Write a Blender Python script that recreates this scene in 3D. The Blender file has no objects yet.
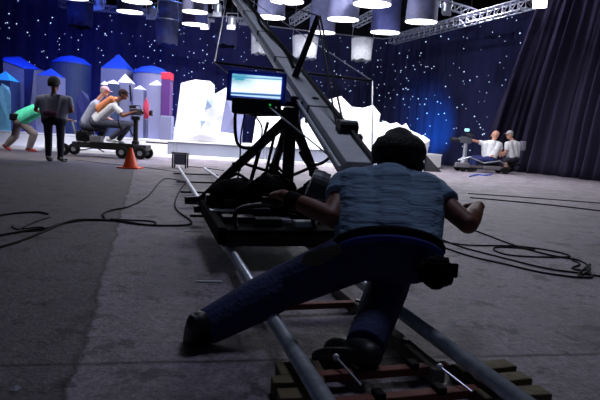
import bpy, bmesh, math, random
from mathutils import Vector, Matrix, noise
random.seed(7)
S = bpy.context.scene
COL = S.collection
PI = math.pi
V = Vector

# ------------------------------------------------------------------ camera
FP, ROLL, H = 500.0, math.radians(3.2), 0.75
PIT = math.atan((200 - (134 + 142 * math.tan(ROLL))) / FP)
_R = V((1, 0, 0)); _U = V((0, math.sin(PIT), math.cos(PIT))); _F = V((0, math.cos(PIT), -math.sin(PIT)))
CR = math.cos(ROLL) * _R + math.sin(ROLL) * _U
CU = -math.sin(ROLL) * _R + math.cos(ROLL) * _U
CAMP = V((0, 0, H))
def at(x, y, Y):
    d = CR * ((x - 300) / FP) + CU * ((200 - y) / FP) + _F
    return CAMP + d * (Y / d.y)
def fl(x, y, z=0.0):
    d = CR * ((x - 300) / FP) + CU * ((200 - y) / FP) + _F
    return CAMP + d * ((z - H) / d.z)
cam = bpy.data.cameras.new('camera'); camo = bpy.data.objects.new('camera', cam); COL.objects.link(camo)
cam.sensor_width = 36; cam.lens = FP * 36 / 600; cam.clip_end = 200
M3 = Matrix((CR, CU, -_F)).transposed()
camo.matrix_world = Matrix.Translation(CAMP) @ M3.to_4x4()
S.camera = camo
S.view_settings.view_transform = 'Standard'; S.view_settings.look = 'None'
S.view_settings.gamma = 1.0; S.view_settings.use_curve_mapping = False
S.view_settings.exposure = 0.0

# ------------------------------------------------------------------ materials
def lin(c):
    return tuple((v / 12.92 if v <= 0.04045 else ((v + 0.055) / 1.055) ** 2.4) for v in [k / 255 for k in c])
_m = {}
def mat(name, rgb, rough=0.6, metal=0.0, var=0.12, scale=12.0, bump=0.0, bscale=None, stretch=(1, 1, 1), spec=0.5, emit=0.0, emitc=None):
    if name in _m: return _m[name]
    m = bpy.data.materials.new(name); m.use_nodes = True
    nt = m.node_tree; b = nt.nodes['Principled BSDF']
    c = lin(rgb)
    tc = nt.nodes.new('ShaderNodeTexCoord'); mp = nt.nodes.new('ShaderNodeMapping')
    mp.inputs['Scale'].default_value = stretch
    nt.links.new(tc.outputs['Object'], mp.inputs[0])
    n = nt.nodes.new('ShaderNodeTexNoise'); n.inputs['Scale'].default_value = scale; n.inputs['Detail'].default_value = 5
    nt.links.new(mp.outputs[0], n.inputs['Vector'])
    r = nt.nodes.new('ShaderNodeValToRGB')
    r.color_ramp.elements[0].position = 0.3; r.color_ramp.elements[1].position = 0.7
    r.color_ramp.elements[0].color = (*[v * (1 - var) for v in c], 1)
    r.color_ramp.elements[1].color = (*[min(1, v * (1 + var)) for v in c], 1)
    nt.links.new(n.outputs[0], r.inputs[0]); nt.links.new(r.outputs[0], b.inputs['Base Color'])
    b.inputs['Roughness'].default_value = rough; b.inputs['Metallic'].default_value = metal
    b.inputs['Specular IOR Level'].default_value = spec
    if bump:
        n2 = nt.nodes.new('ShaderNodeTexNoise'); n2.inputs['Scale'].default_value = bscale or scale * 3; n2.inputs['Detail'].default_value = 4
        nt.links.new(mp.outputs[0], n2.inputs['Vector'])
        bp = nt.nodes.new('ShaderNodeBump'); bp.inputs['Strength'].default_value = bump; bp.inputs['Distance'].default_value = 0.02
        nt.links.new(n2.outputs[0], bp.inputs['Height']); nt.links.new(bp.outputs[0], b.inputs['Normal'])
    if emit:
        b.inputs['Emission Color'].default_value = (*lin(emitc or rgb), 1); b.inputs['Emission Strength'].default_value = emit
    _m[name] = m
    return m

black_metal = mat('black_metal', (22, 22, 24), 0.45, 0.3)
black_plastic = mat('black_plastic', (20, 20, 23), 0.5)
black_cloth = mat('black_cloth', (16, 16, 20), 0.9, bump=0.4, spec=0.15)
rubber = mat('rubber', (18, 18, 19), 0.85, spec=0.2)
steel = mat('steel_tube', (225, 230, 240), 0.34, 0.3, var=0.2, scale=30)
alu = mat('aluminium', (185, 188, 200), 0.35, 0.7)
beam_m = mat('beam_grey', (214, 217, 222), 0.6, 0.0, var=0.1, scale=8)
red_bar = mat('red_brown_timber', (120, 62, 50), 0.75, bump=0.3, stretch=(1, 1, 6))
wood = mat('old_timber', (104, 92, 66), 0.85, bump=0.5, scale=9, stretch=(1, 1, 8), var=0.3)
grey_wood = mat('grey_timber', (146, 136, 126), 0.85, bump=0.5, scale=9, var=0.3)
skin_d = mat('skin_brown', (126, 78, 60), 0.55, var=0.06)
skin_l = mat('skin_light', (205, 150, 130), 0.55, var=0.06)
hair_m = mat('hair_black', (14, 12, 12), 0.75, bump=0.8, bscale=90)
hair_g = mat('hair_grey', (170, 168, 165), 0.8, bump=0.5, bscale=90)
white_cloth = mat('white_cloth', (225, 226, 232), 0.9, bump=0.3, bscale=20)
white_set = mat('white_set_paint', (240, 240, 244), 0.7, var=0.02, scale=3)
grey_set = mat('grey_set_paint', (116, 119, 156), 0.7, var=0.06, scale=2)
blue_lit_top = mat('blue_stage_light_tint', (18, 66, 190), 0.6, var=0.08, scale=2)  # blue stage light on the block tops, put into their colour
cyan_set = mat('cyan_set_paint', (60, 190, 230), 0.6, var=0.08, scale=2)
dkblue_set = mat('dark_blue_set_paint', (10, 20, 96), 0.6, var=0.1, scale=2)
teal_set = mat('teal_grey_set_paint', (50, 64, 104), 0.7, var=0.1, scale=2)
magenta_set = mat('magenta_set_paint', (70, 24, 100), 0.6, var=0.15, scale=2)
red_set = mat('red_set_paint', (190, 30, 66), 0.6, var=0.1, scale=2)
riser_m = mat('riser_grey', (128, 132, 150), 0.75, var=0.1, scale=1.5)
orange = mat('cone_orange', (255, 84, 16), 0.5, var=0.05)
navy_cloth = mat('navy_skirt_cloth', (52, 56, 104), 0.9, bump=0.3, bscale=8, var=0.2, scale=4)
grey_skirt = mat('grey_skirt_cloth', (96, 98, 128), 0.9, bump=0.3, bscale=8, var=0.2, scale=4)
lamp_glow = mat('lamp_glow', (250, 252, 255), 0.5, emit=3.0)
flood_glow = mat('flood_glow', (250, 252, 255), 0.5, emit=12.0)
dark_paint = mat('dark_paint', (26, 26, 34), 0.9)
tape_w = mat('white_tape', (190, 190, 200), 0.7)

# ------------------------------------------------------------------ mesh helpers
class B:
    def __init__(s): s.bm = bmesh.new()
    def box(s, c, size, ax=None, bev=0.0):
        c = V(c); ax = ax or (V((1, 0, 0)), V((0, 1, 0)), V((0, 0, 1)))
        vs = []
        for k in ((-1, -1, -1), (1, -1, -1), (1, 1, -1), (-1, 1, -1), (-1, -1, 1), (1, -1, 1), (1, 1, 1), (-1, 1, 1)):
            vs.append(s.bm.verts.new(c + sum((ax[i] * (k[i] * size[i] / 2) for i in range(3)), V())))
        fs = [s.bm.faces.new([vs[i] for i in q]) for q in ((3, 2, 1, 0), (4, 5, 6, 7), (0, 1, 5, 4), (1, 2, 6, 5), (2, 3, 7, 6), (3, 0, 4, 7))]
        if bev:
            es = list({e for f in fs for e in f.edges})
            bmesh.ops.bevel(s.bm, geom=es, offset=bev, segments=2, affect='EDGES', profile=0.5)
        return s
    def beam(s, p0, p1, w, h, up=(0, 0, 1), w1=None, h1=None, bev=0):
        p0 = V(p0); p1 = V(p1); a = (p1 - p0).normalized(); x = a.cross(V(up)).normalized(); z = x.cross(a)
        w1 = w1 or w; h1 = h1 or h
        vs = []
        for p, ww, hh in ((p0, w, h), (p1, w1, h1)):
            for k in ((-1, -1), (1, -1), (1, 1), (-1, 1)):
                vs.append(s.bm.verts.new(p + x * (k[0] * ww / 2) + z * (k[1] * hh / 2)))
        fs = [s.bm.faces.new([vs[i] for i in q]) for q in ((3, 2, 1, 0), (4, 5, 6, 7), (0, 1, 5, 4), (1, 2, 6, 5), (2, 3, 7, 6), (3, 0, 4, 7))]
        bmesh.ops.recalc_face_normals(s.bm, faces=fs)
        if bev:
            bmesh.ops.bevel(s.bm, geom=list({e for f in fs for e in f.edges}), offset=bev, segments=2, affect='EDGES', profile=0.5)
        return s
    def tube(s, p0, p1, r0, r1=None, n=12):
        return s.path([p0, p1], [r0, r0 if r1 is None else r1], n)
    def path(s, pts, r, n=8, caps=True):
        pts = [V(p) for p in pts]
        if not isinstance(r, (list, tuple)): r = [r] * len(pts)
        prev = None; rings = []
        for i, p in enumerate(pts):
            t = (pts[min(i + 1, len(pts) - 1)] - pts[max(i - 1, 0)])
            if t.length < 1e-9: t = V((0, 0, 1))
            t.normalize()
            if prev is None:
                u = t.cross(V((0, 0, 1)))
                if u.length < 0.05: u = t.cross(V((1, 0, 0)))
            else:
                u = prev - t * prev.dot(t)
                if u.length < 1e-4: u = t.cross(V((0, 1, 0)))
            u.normalize(); w = t.cross(u); prev = u
            rings.append([s.bm.verts.new(p + (u * math.cos(2 * PI * k / n) + w * math.sin(2 * PI * k / n)) * r[i]) for k in range(n)])
        for a, b in zip(rings, rings[1:]):
            for k in range(n):
                s.bm.faces.new((a[k], a[(k + 1) % n], b[(k + 1) % n], b[k]))
        if caps:
            s.bm.faces.new(rings[0][::-1]); s.bm.faces.new(rings[-1])
        return s
    def capsule(s, p0, p1, r0, r1=None, n=14):
        p0 = V(p0); p1 = V(p1); r1 = r0 if r1 is None else r1
        a = (p1 - p0)
        if a.length < 1e-6: return s.ell(p0, (r0, r0, r0))
        a.normalize(); pts = []; rs = []
        for k in range(5):
            t = PI / 2 * k / 5; pts.append(p0 - a * r0 * math.cos(t)); rs.append(max(1e-4, r0 * math.sin(t)))
        pts.append(p0); rs.append(r0); pts.append(p1); rs.append(r1)
        for k in range(4, -1, -1):
            t = PI / 2 * k / 5; pts.append(p1 + a * r1 * math.cos(t)); rs.append(max(1e-4, r1 * math.sin(t)))
        return s.path(pts, rs, n)
    def ell(s, c, r, ax=None, nu=20, nv=14, fn=None):
        c = V(c); ax = ax or (V((1, 0, 0)), V((0, 1, 0)), V((0, 0, 1)))
        rows = []
        for j in range(nv + 1):
            th = PI * j / nv; row = []
            for i in range(nu if 0 < j < nv else 1):
                ph = 2 * PI * i / nu
                l = V((math.sin(th) * math.cos(ph), math.sin(th) * math.sin(ph), math.cos(th)))
                k = fn(l) if fn else 1.0
                row.append(s.bm.verts.new(c + (ax[0] * l.x * r[0] + ax[1] * l.y * r[1] + ax[2] * l.z * r[2]) * k))
            rows.append(row)
        for j in range(nv):
            a, b = rows[j], rows[j + 1]
            for i in range(nu):
                q = [a[i % len(a)], b[i % len(b)], b[(i + 1) % len(b)], a[(i + 1) % len(a)]]
                q = list(dict.fromkeys(q))
                if len(q) > 2: s.bm.faces.new(q)
        return s
    def hull(s, pts):
        vs = [s.bm.verts.new(V(p)) for p in pts]
        g = bmesh.ops.convex_hull(s.bm, input=vs)
        bmesh.ops.delete(s.bm, geom=list({e for e in g['geom_interior'] + g['geom_unused'] if isinstance(e, bmesh.types.BMVert)}), context='VERTS')
        return s
    def lathe(s, prof, c, n=24, ax=None, caps=True):
        c = V(c); ax = ax or (V((1, 0, 0)), V((0, 1, 0)), V((0, 0, 1)))
        rings = [[s.bm.verts.new(c + ax[2] * z + (ax[0] * math.cos(2 * PI * k / n) + ax[1] * math.sin(2 * PI * k / n)) * r) for k in range(n)] for r, z in prof]
        for a, b in zip(rings, rings[1:]):
            for k in range(n): s.bm.faces.new((a[k], a[(k + 1) % n], b[(k + 1) % n], b[k]))
        if caps:
            s.bm.faces.new(rings[0][::-1]); s.bm.faces.new(rings[-1])
        return s
    def prism(s, poly, off):           # poly: world points of one face; off: vector to the other face
        a = [s.bm.verts.new(V(p)) for p in poly]; b = [s.bm.verts.new(V(p) + V(off)) for p in poly]
        n = len(a); fs = [s.bm.faces.new(a), s.bm.faces.new(b[::-1])]
        for k in range(n): fs.append(s.bm.faces.new((a[k], b[k], b[(k + 1) % n], a[(k + 1) % n])))
        bmesh.ops.recalc_face_normals(s.bm, faces=fs)
        return s

def wl(o):
    p = V()
    while o: p += o.location; o = o.parent
    return p
def obj(name, b, m, parent=None, base=None, smooth=False, kind=None):
    me = bpy.data.meshes.new(name)
    bm = b.bm
    off = wl(parent) if parent else (V(base) if base is not None else V())
    if off.length: bmesh.ops.translate(bm, verts=bm.verts, vec=-off)
    bm.to_mesh(me); bm.free()
    me.materials.append(m)
    if smooth: me.shade_smooth()
    o = bpy.data.objects.new(name, me); COL.objects.link(o)
    if parent: o.parent = parent
    elif base is not None: o.location = V(base)
    if kind: o['kind'] = kind
    return o
def tag(o, label, cat, group=None):
    o['label'] = label; o['category'] = cat
    if group: o['group'] = group
    return o
def thing(name, label, cat, loc=(0, 0, 0), group=None):
    o = bpy.data.objects.new(name, None); COL.objects.link(o); o.location = V(loc); o.empty_display_size = 0.1
    return tag(o, label, cat, group)
def struct(name, b, m):
    return obj(name, b, m, kind='structure')
def bez(pts, n=12):                      # Catmull-Rom
    pts = [V(p) for p in pts]; out = []
    for i in range(len(pts) - 1):
        p0 = pts[max(i - 1, 0)]; p1 = pts[i]; p2 = pts[i + 1]; p3 = pts[min(i + 2, len(pts) - 1)]
        for k in range(n):
            t = k / n
            out.append(0.5 * ((2 * p1) + (p2 - p0) * t + (2 * p0 - 5 * p1 + 4 * p2 - p3) * t * t + (3 * p1 - p0 - 3 * p2 + p3) * t ** 3))
    out.append(pts[-1]); return out
def fuse(b, vox, it=4):                  # one continuous surface out of overlapping volumes
    me = bpy.data.meshes.new('tmp'); b.bm.to_mesh(me); b.bm.free()
    o = bpy.data.objects.new('tmp', me); COL.objects.link(o)
    r = o.modifiers.new('r', 'REMESH'); r.mode = 'VOXEL'; r.voxel_size = vox
    s = o.modifiers.new('s', 'SMOOTH'); s.factor = 0.5; s.iterations = it
    dg = bpy.context.evaluated_depsgraph_get(); dg.update()
    nm = bpy.data.meshes.new_from_object(o.evaluated_get(dg))
    bpy.data.objects.remove(o); bpy.data.meshes.remove(me)
    nb = B(); nb.bm.from_mesh(nm); bpy.data.meshes.remove(nm)
    return nb

# ------------------------------------------------------------------ track frame
L0 = fl(328, 400, 0.10); L1 = fl(232, 250, 0.10)
RD = (L1 - L0); RD.z = 0; RD.normalize()
RN = V((RD.y, -RD.x, 0)); UP = V((0, 0, 1))
AX = (RN, RD, UP)
def T(s, t, z): return V((L0.x, L0.y, 0)) + RD * s + RN * t + UP * z
def st(p): q = V((p.x - L0.x, p.y - L0.y, 0)); return q.dot(RD), q.dot(RN)
GAUGE = st(fl(514, 390, 0.10))[1]

# ------------------------------------------------------------------ setting
def floor_material():
    m = bpy.data.materials.new('studio_floor'); m.use_nodes = True
    nt = m.node_tree; N = nt.nodes; L = nt.links; b = N['Principled BSDF']
    geo = N.new('ShaderNodeTexCoord')
    def dotv(vec, off):
        d = N.new('ShaderNodeVectorMath'); d.operation = 'DOT_PRODUCT'; d.inputs[1].default_value = vec
        L.new(geo.outputs['Object'], d.inputs[0])
        a = N.new('ShaderNodeMath'); a.operation = 'SUBTRACT'; a.inputs[1].default_value = off
        L.new(d.outputs['Value'], a.inputs[0]); return a
    def noi(sc, det=6, rough=0.6):
        n = N.new('ShaderNodeTexNoise'); n.inputs['Scale'].default_value = sc; n.inputs['Detail'].default_value = det; n.inputs['Roughness'].default_value = rough
        L.new(geo.outputs['Object'], n.inputs['Vector']); return n
    def math2(op, a, bb):
        q = N.new('ShaderNodeMath'); q.operation = op
        for i, x in enumerate((a, bb)):
            if isinstance(x, (int, float)): q.inputs[i].default_value = x
            else: L.new(x, q.inputs[i])
        return q.outputs[0]
    def ramp(src, p0, p1, c0, c1):
        r = N.new('ShaderNodeValToRGB'); r.color_ramp.elements[0].position = p0; r.color_ramp.elements[1].position = p1
        r.color_ramp.elements[0].color = (*c0, 1); r.color_ramp.elements[1].color = (*c1, 1); L.new(src, r.inputs[0]); return r.outputs[0]
    def mix(f, a, bb, mode='MIX'):
        q = N.new('ShaderNodeMix'); q.data_type = 'RGBA'; q.blend_type = mode
        if isinstance(f, float): q.inputs[0].default_value = f
        else: L.new(f, q.inputs[0])
        L.new(a, q.inputs[6]); L.new(bb, q.inputs[7]); return q.outputs[2]
    p = fl(98, 292); q = fl(130, 183); sd = (q - p).normalized(); sn = V((sd.y, -sd.x, 0))
    seam = dotv(sn, p.dot(sn))
    wob = noi(2.6, 8, 0.7)
    w = math2('MULTIPLY', math2('SUBTRACT', wob.outputs[0], 0.5), 0.16)
    sw = math2('ADD', seam.outputs[0], w)
    side = N.new('ShaderNodeMapRange'); side.inputs[1].default_value = -0.012; side.inputs[2].default_value = 0.012
    L.new(sw, side.inputs[0])
    big = noi(0.9, 9, 0.75); fine = noi(24, 8, 0.75); grit = noi(60, 4, 0.7)
    asph = mix(0.5, ramp(big.outputs[0], 0.3, 0.7, lin((72, 68, 72)), lin((110, 103, 108))), ramp(fine.outputs[0], 0.3, 0.7, lin((54, 50, 55)), lin((140, 131, 136))))
    conc = mix(0.5, ramp(big.outputs[0], 0.3, 0.7, lin((116, 109, 117)), lin((172, 162, 172))), ramp(fine.outputs[0], 0.28, 0.7, lin((72, 66, 73)), lin((200, 190, 200))))
    col = mix(side.outputs[0], asph, conc)
    # stains
    stn = noi(1.7, 9, 0.75)
    col = mix(0.85, col, ramp(stn.outputs[0], 0.40, 0.56, (0.45, 0.43, 0.44), (1.0, 1.0, 1.0)), 'MULTIPLY')
    spot = noi(5.5, 7, 0.7)
    col = mix(0.8, col, ramp(spot.outputs[0], 0.40, 0.45, (0.34, 0.32, 0.34), (1, 1, 1)), 'MULTIPLY')
    col = mix(0.6, col, ramp(grit.outputs[0], 0.36, 0.62, (0.45, 0.44, 0.45), (1.25, 1.22, 1.25)), 'MULTIPLY')
    # cracks along the slab joints
    def crack(vec, off, wd, amp):
        d = dotv(vec, off)
        e = math2('ABSOLUTE', math2('ADD', d.outputs[0], math2('MULTIPLY', math2('SUBTRACT', wob.outputs[0], 0.5), amp)), 0)
        return ramp(e, 0.0, wd, (0.18, 0.17, 0.18), (1, 1, 1))
    j0 = fl(77, 364); j1 = fl(600, 354); jd = (j1 - j0).normalized(); jn = V((-jd.y, jd.x, 0))
    for off in (0.0, 3.2, 6.6):
        col = mix(1.0, col, crack(jn, j0.dot(jn) + off, 0.016, 0.03), 'MULTIPLY')
    col = mix(1.0, col, crack(sn, p.dot(sn), 0.02, 0.16), 'MULTIPLY')
    col = mix(1.0, col, crack(sn, p.dot(sn) + 3.6, 0.012, 0.05), 'MULTIPLY')
    L.new(col, b.inputs['Base Color'])
    L.new(ramp(stn.outputs[0], 0.3, 0.7, (0.5, 0.5, 0.5), (0.8, 0.8, 0.8)), b.inputs['Roughness'])
    b.inputs['Specular IOR Level'].default_value = 0.3
    bp = N.new('ShaderNodeBump'); bp.inputs['Strength'].default_value = 0.7; bp.inputs['Distance'].default_value = 0.012
    L.new(math2('ADD', fine.outputs[0], math2('MULTIPLY', grit.outputs[0], 0.7)), bp.inputs['Height']); L.new(bp.outputs[0], b.inputs['Normal'])
    return m
struct('floor', B().box((-2.5, 12, -0.1), (29, 39, 0.2)), floor_material())
shell = mat('shell_dark', (24, 24, 36), 0.9, var=0.2, scale=1)
struct('wall_back', B().box((-2.5, 31.6, 4.3), (29, 0.2, 8.6)), shell)
struct('wall_right', B().box((12.1, 12, 4.3), (0.2, 39, 8.6)), shell)
struct('wall_left', B().box((-17.1, 12, 4.3), (0.2, 39, 8.6)), shell)
struct('ceiling', B().box((-2.5, 12, 8.7), (29, 39, 0.2)), shell)

# ------------------------------------------------------------------ curtains
def drape(top, bot, n, zt, zb, amp, freq, seed=0, nv=14, gather=0.0):
    def resample(pts, n):
        pts = bez([V((x, y, 0)) for x, y in pts], 24)
        ls = [0]
        for a, b in zip(pts, pts[1:]): ls.append(ls[-1] + (b - a).length)
        out = []; j = 0
        for i in range(n + 1):
            t = ls[-1] * i / n
            while j < len(ls) - 2 and ls[j + 1] < t: j += 1
            f = (t - ls[j]) / max(1e-9, ls[j + 1] - ls[j]); out.append(pts[j].lerp(pts[j + 1], min(1, f)))
        return out
    tp = resample(top, n); bp_ = resample(bot, n)
    b = B(); rows = []
    for j in range(nv + 1):
        v = j / nv; row = []
        for i in range(n + 1):
            p = tp[i].lerp(bp_[i], v); a = tp[min(i + 1, n)].lerp(bp_[min(i + 1, n)], v) - tp[max(i - 1, 0)].lerp(bp_[max(i - 1, 0)], v)
            nn = V((a.y, -a.x, 0)).normalized()
            u = i / n
            ph = u * freq * 2 * PI + 2.2 * noise.noise(V((u * freq * 0.45, v * 0.5, seed)))
            k = math.sin(ph) + 0.45 * math.sin(2.3 * ph + 1.3 + seed)
            am = amp * (0.55 + 0.6 * v) * (0.6 + 0.8 * abs(noise.noise(V((u * freq * 0.3, v * 0.8, seed + 5)))))
            bulge = gather * max(0, math.sin(PI * min(1, v * 1.02))) ** 2 * (v ** 2)
            q = p + nn * (k * am + bulge)
            z = zt + (zb - zt) * v
            if j == nv: z += 0.02 * math.sin(ph * 0.5)
            row.append(b.bm.verts.new((q.x, q.y, z)))
        rows.append(row)
    fs = []
    for r0, r1 in zip(rows, rows[1:]):
        for i in range(n): fs.append(b.bm.faces.new((r0[i], r1[i], r1[i + 1], r0[i + 1])))
    bmesh.ops.solidify(b.bm, geom=fs, thickness=0.012)
    return b, tp, bp_
star_m = mat('star_cloth_navy', (66, 67, 112), 0.95, spec=0.1, var=0.3, scale=0.6, stretch=(1, 1, 0.25))
curt_m = mat('black_drape', (74, 69, 96), 0.85, spec=0.15, var=0.2, scale=1.0, stretch=(1, 1, 0.2))
SPATH = [(-16.6, 22.6), (-10.3, 24.8), (-3, 27.2), (3.0, 28.8), (4.6, 28.6), (7, 24.6), (9.3, 21.2)]
sb, stp, sbp = drape(SPATH, SPATH, 420, 6.7, 0.03, 0.05, 48, 3)
star = thing('star_curtain', 'navy curtain dotted with tiny white lights hung behind the bright stage', 'curtain', (-3, 27.2, 0))
obj('drape', sb, star_m, star, smooth=True)
tb = B(); tb.path([V((p.x, p.y, 6.76)) for p in stp[::14]], 0.035, 8)
obj('hanging_pipe', tb, alu, star)
star_glow = mat('star_glow', (200, 220, 255), 0.5, emit=1.1)
gb = B(); rnd = random.Random(11)
for i in range(640):
    k = rnd.randrange(2, 415); z = rnd.uniform(0.7, 6.55); p = stp[k]
    a = (stp[k + 1] - stp[k - 1]).normalized(); nn = V((a.y, -a.x, 0))
    r = rnd.choice((0.015, 0.02, 0.024, 0.03))
    gb.ell(V((p.x, p.y, z)) + nn * 0.14, (r, r, r), nu=6, nv=4)
go = obj('star_light', gb, star_glow, star); go['kind'] = 'stuff'
BT = [(9.05, 20.6), (9.8, 18.4), (10.1, 15), (10.1, 10)]
BB = [(7.5, 21.6), (8.9, 21.0), (9.75, 18.5), (9.95, 14.5), (9.9, 9.5)]
bb, btp, _ = drape(BT, BB, 340, 7.1, 0.02, 0.30, 17, 9, nv=18, gather=0.25)
bc = thing('black_curtain', 'heavy black pleated curtain hanging to the floor along the right side', 'curtain', (9.8, 16, 0))
obj('drape', bb, curt_m, bc, smooth=True)
tb = B(); tb.path([V((p.x, p.y, 7.14)) for p in btp[::14]], 0.04, 8)
obj('hanging_pipe', tb, black_metal, bc)

# ------------------------------------------------------------------ stage
SZ = 0.57
stg = thing('stage_platform', 'low white topped stage with grey front riser below the ice set', 'stage', (-2, 18, 0))
SY = 16.6
poly = [(-15.5, SY), (4.1, SY + 0.15), (4.15, 18.6), (5.5, 19.8), (5.5, 23.6), (4.2, 27.0), (-3, 25.6), (-10.3, 23.2), (-15.5, 21.6)]
b = B(); b.prism([(x, y, SZ - 0.05) for x, y in poly], (0, 0, 0.05)); obj('stage_top', b, white_set, stg)
b = B(); b.prism([(x * 0.995, y + 0.04, 0.0) for x, y in poly], (0, 0, SZ - 0.05)); obj('riser', b, riser_m, stg)
b = B(); b.beam((-15.5, SY - 0.12, 0.05), (4.0, SY + 0.03, 0.05), 0.28, 0.10); obj('kick_strip', b, white_set, stg)
b = B(); b.beam((-15.3, SY + 0.0, 0.31), (-4.5, SY + 0.08, 0.31), 0.03, 0.4); obj('white_fascia', b, white_set, stg)
b = B(); b.beam((4.19, 18.62, 0.29), (5.44, 19.74, 0.29), 0.03, 0.46); obj('white_fascia', b, white_set, stg)
for x in range(-14, 4, 3):
    obj('riser_batten', B().box((x + 0.75, SY + 0.05 + 0.0073 * (x + 15), 0.3), (0.05, 0.06, 0.42)), alu, stg)
ramp_l = tag(obj('wedge_ramp', B().prism([(4.14, 16.9, 0.56), (4.72, 16.9, 0.002), (4.14, 16.9, 0.002)], (0, 1.2, 0.0)), mat('ramp_grey', (52, 52, 58), 0.8), base=(4.4, 17.4, 0)), 'grey wedge shaped ramp at the right end of the stage', 'ramp')

def pillar(name, label, cx0, cx1, ytop, Y, tip, tipm, bodym, group=None, sides=4, zb=SZ, rot=0.5, tipoff=0):
    # upright pillar: body + separate tip
    l = at(cx0, ytop, Y); r = at(cx1, ytop, Y); c = (l + r) / 2; w = (r - l).length
    zt = c.z
    root = thing(name, label, 'set piece', (c.x, c.y + w / 2, zb), group)
    n = sides; rad = w / 2 / (math.cos(PI / n) if n == 4 else 1.0)
    ring = [V((math.cos(2 * PI * (k + rot) / n), math.sin(2 * PI * (k + rot) / n), 0)) * rad for k in range(n)]
    cc = V((c.x, c.y + w / 2, 0))
    b = B(); b.prism([cc + q + UP * zb for q in ring], UP * (zt - zb)); obj('pillar_body', b, bodym, root)
    ap = at((cx0 + cx1) / 2 + tipoff, tip, Y)
    b = B(); b.hull([cc + q * 1.01 + UP * zt for q in ring] + [cc + q * 0.02 + UP * ap.z + V((ap.x - c.x, 0, 0)) for q in ring]); obj('pillar_tip', b, tipm, root)
    return root
G = 'set pillars on the stage'
# big slanted blue crystal
Y = 17.6
root = thing('crystal_block', 'tall slant topped block with grey face and dark blue side, at far left', 'set piece', (at(22, 110, Y).x, Y, SZ))
def V2(x, y, YY): return at(x, y, YY)
f0 = [V2(3, 61, Y), V2(24, 69, Y), V2(24.5, 134, Y), V2(4, 132, Y)]
for q in f0[2:]: q.z = SZ
b = B(); b.prism(f0, (0.05, 1.3, 0.12)); obj('front_panel', b, grey_set, root)
f1 = [V2(24.4, 69, Y), V2(40, 70, Y + 1.0), V2(40, 130, Y + 1.0), V2(24.5, 134, Y)]
for q in f1[2:]: q.z = SZ
b = B(); b.prism(f1, (-0.03, 0.5, 0)); obj('side_panel', b, dkblue_set, root)
b = B(); b.hull([V2(2.5, 60, Y - 0.02), V2(24.5, 68.6, Y - 0.02), V2(40.4, 69.6, Y + 1.0), V2(20, 56.5, Y + 1.5), V2(4, 57, Y + 1.3), V2(24.5, 66, Y + 0.1)]); obj('roof_panel', b, blue_lit_top, root)
pillar('set_pillar', 'short grey pillar with cyan pyramid tip cut by the left frame edge', -8, 10, 80, 16.98, 70, cyan_set, teal_set, G, tipoff=-1)
pillar('set_pillar', 'grey pillar with small blue pyramid tip behind the standing man', 36, 56, 75.5, 17.0, 67, blue_lit_top, grey_set, G)
pillar('set_pillar', 'tallest grey pillar with blue pointed roof, behind the white tipped ones', 101, 127, 68.5, 18.6, 52, blue_lit_top, grey_set, G)
pillar('set_pillar', 'grey pillar with large white pyramid tip beside the blue roofed one', 117.5, 131, 82.5, 17.5, 73, white_set, grey_set, G, tipoff=-1.5)
pillar('set_pillar', 'small grey pillar with low white tip above the cameraman in orange', 105, 117.5, 83.5, 17.3, 79, white_set, teal_set, G)
pillar('set_pillar', 'very small white tipped grey tip block just left of its neighbour', 100.5, 106.5, 84.5, 17.15, 80.5, white_set, teal_set, G)
pillar('set_pillar', 'narrow grey pillar with white tip standing left of a taller pillar', 133.5, 143.5, 89, 17.3, 85, white_set, grey_set, G)
pillar('set_pillar', 'slim grey pillar with white tip in front of the blue topped drum', 149, 161.5, 85, 17.3, 79.5, white_set, grey_set, G)
def drum(label, x0, x1, yt, Y, bodym, topm):
    l = at(x0, yt, Y); r = at(x1, yt, Y); c = (l + r) / 2; rr = (r - l).length / 2; c.y += rr * 0.4
    root = thing('set_drum', label, 'set piece', (c.x, c.y, SZ), 'blue topped drums on the stage')
    obj('drum_body', B().lathe([(rr * 0.97, SZ), (rr * 0.97, c.z)], (c.x, c.y, 0), 32), bodym, root)
    obj('drum_top', B().lathe([(rr, c.z), (rr, c.z + 0.06), (rr * 0.6, c.z + 0.25), (rr * 0.1, c.z + 0.34)], (c.x, c.y, 0), 32), topm, root)
drum('wide round drum with blue domed top behind the standing man', 50, 87, 64, 18.9, teal_set, blue_lit_top)
drum('round grey drum with bright blue top left of the magenta column', 131, 168, 74, 18.8, grey_set, blue_lit_top)
c0 = at(167, 80, 17.25)
root = thing('magenta_column', 'dark magenta column with red top beside the white iceberg', 'set piece', (c0.x, 17.3, SZ))
obj('column_body', B().box((c0.x, 17.3, (SZ + c0.z) / 2), (0.3, 0.4, c0.z - SZ), bev=0.02), magenta_set, root)
obj('column_top', B().box((c0.x, 17.3, c0.z + 0.12), (0.32, 0.42, 0.24), bev=0.02), red_set, root)
c0 = at(167, 116, 16.85)
tag(obj('grey_block', B().box((c0.x, 16.87, (SZ + c0.z) / 2), (0.38, 0.36, c0.z - SZ), bev=0.02), grey_set, base=(c0.x, 16.87, SZ)), 'small grey block at the foot of the magenta column', 'set piece')

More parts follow.
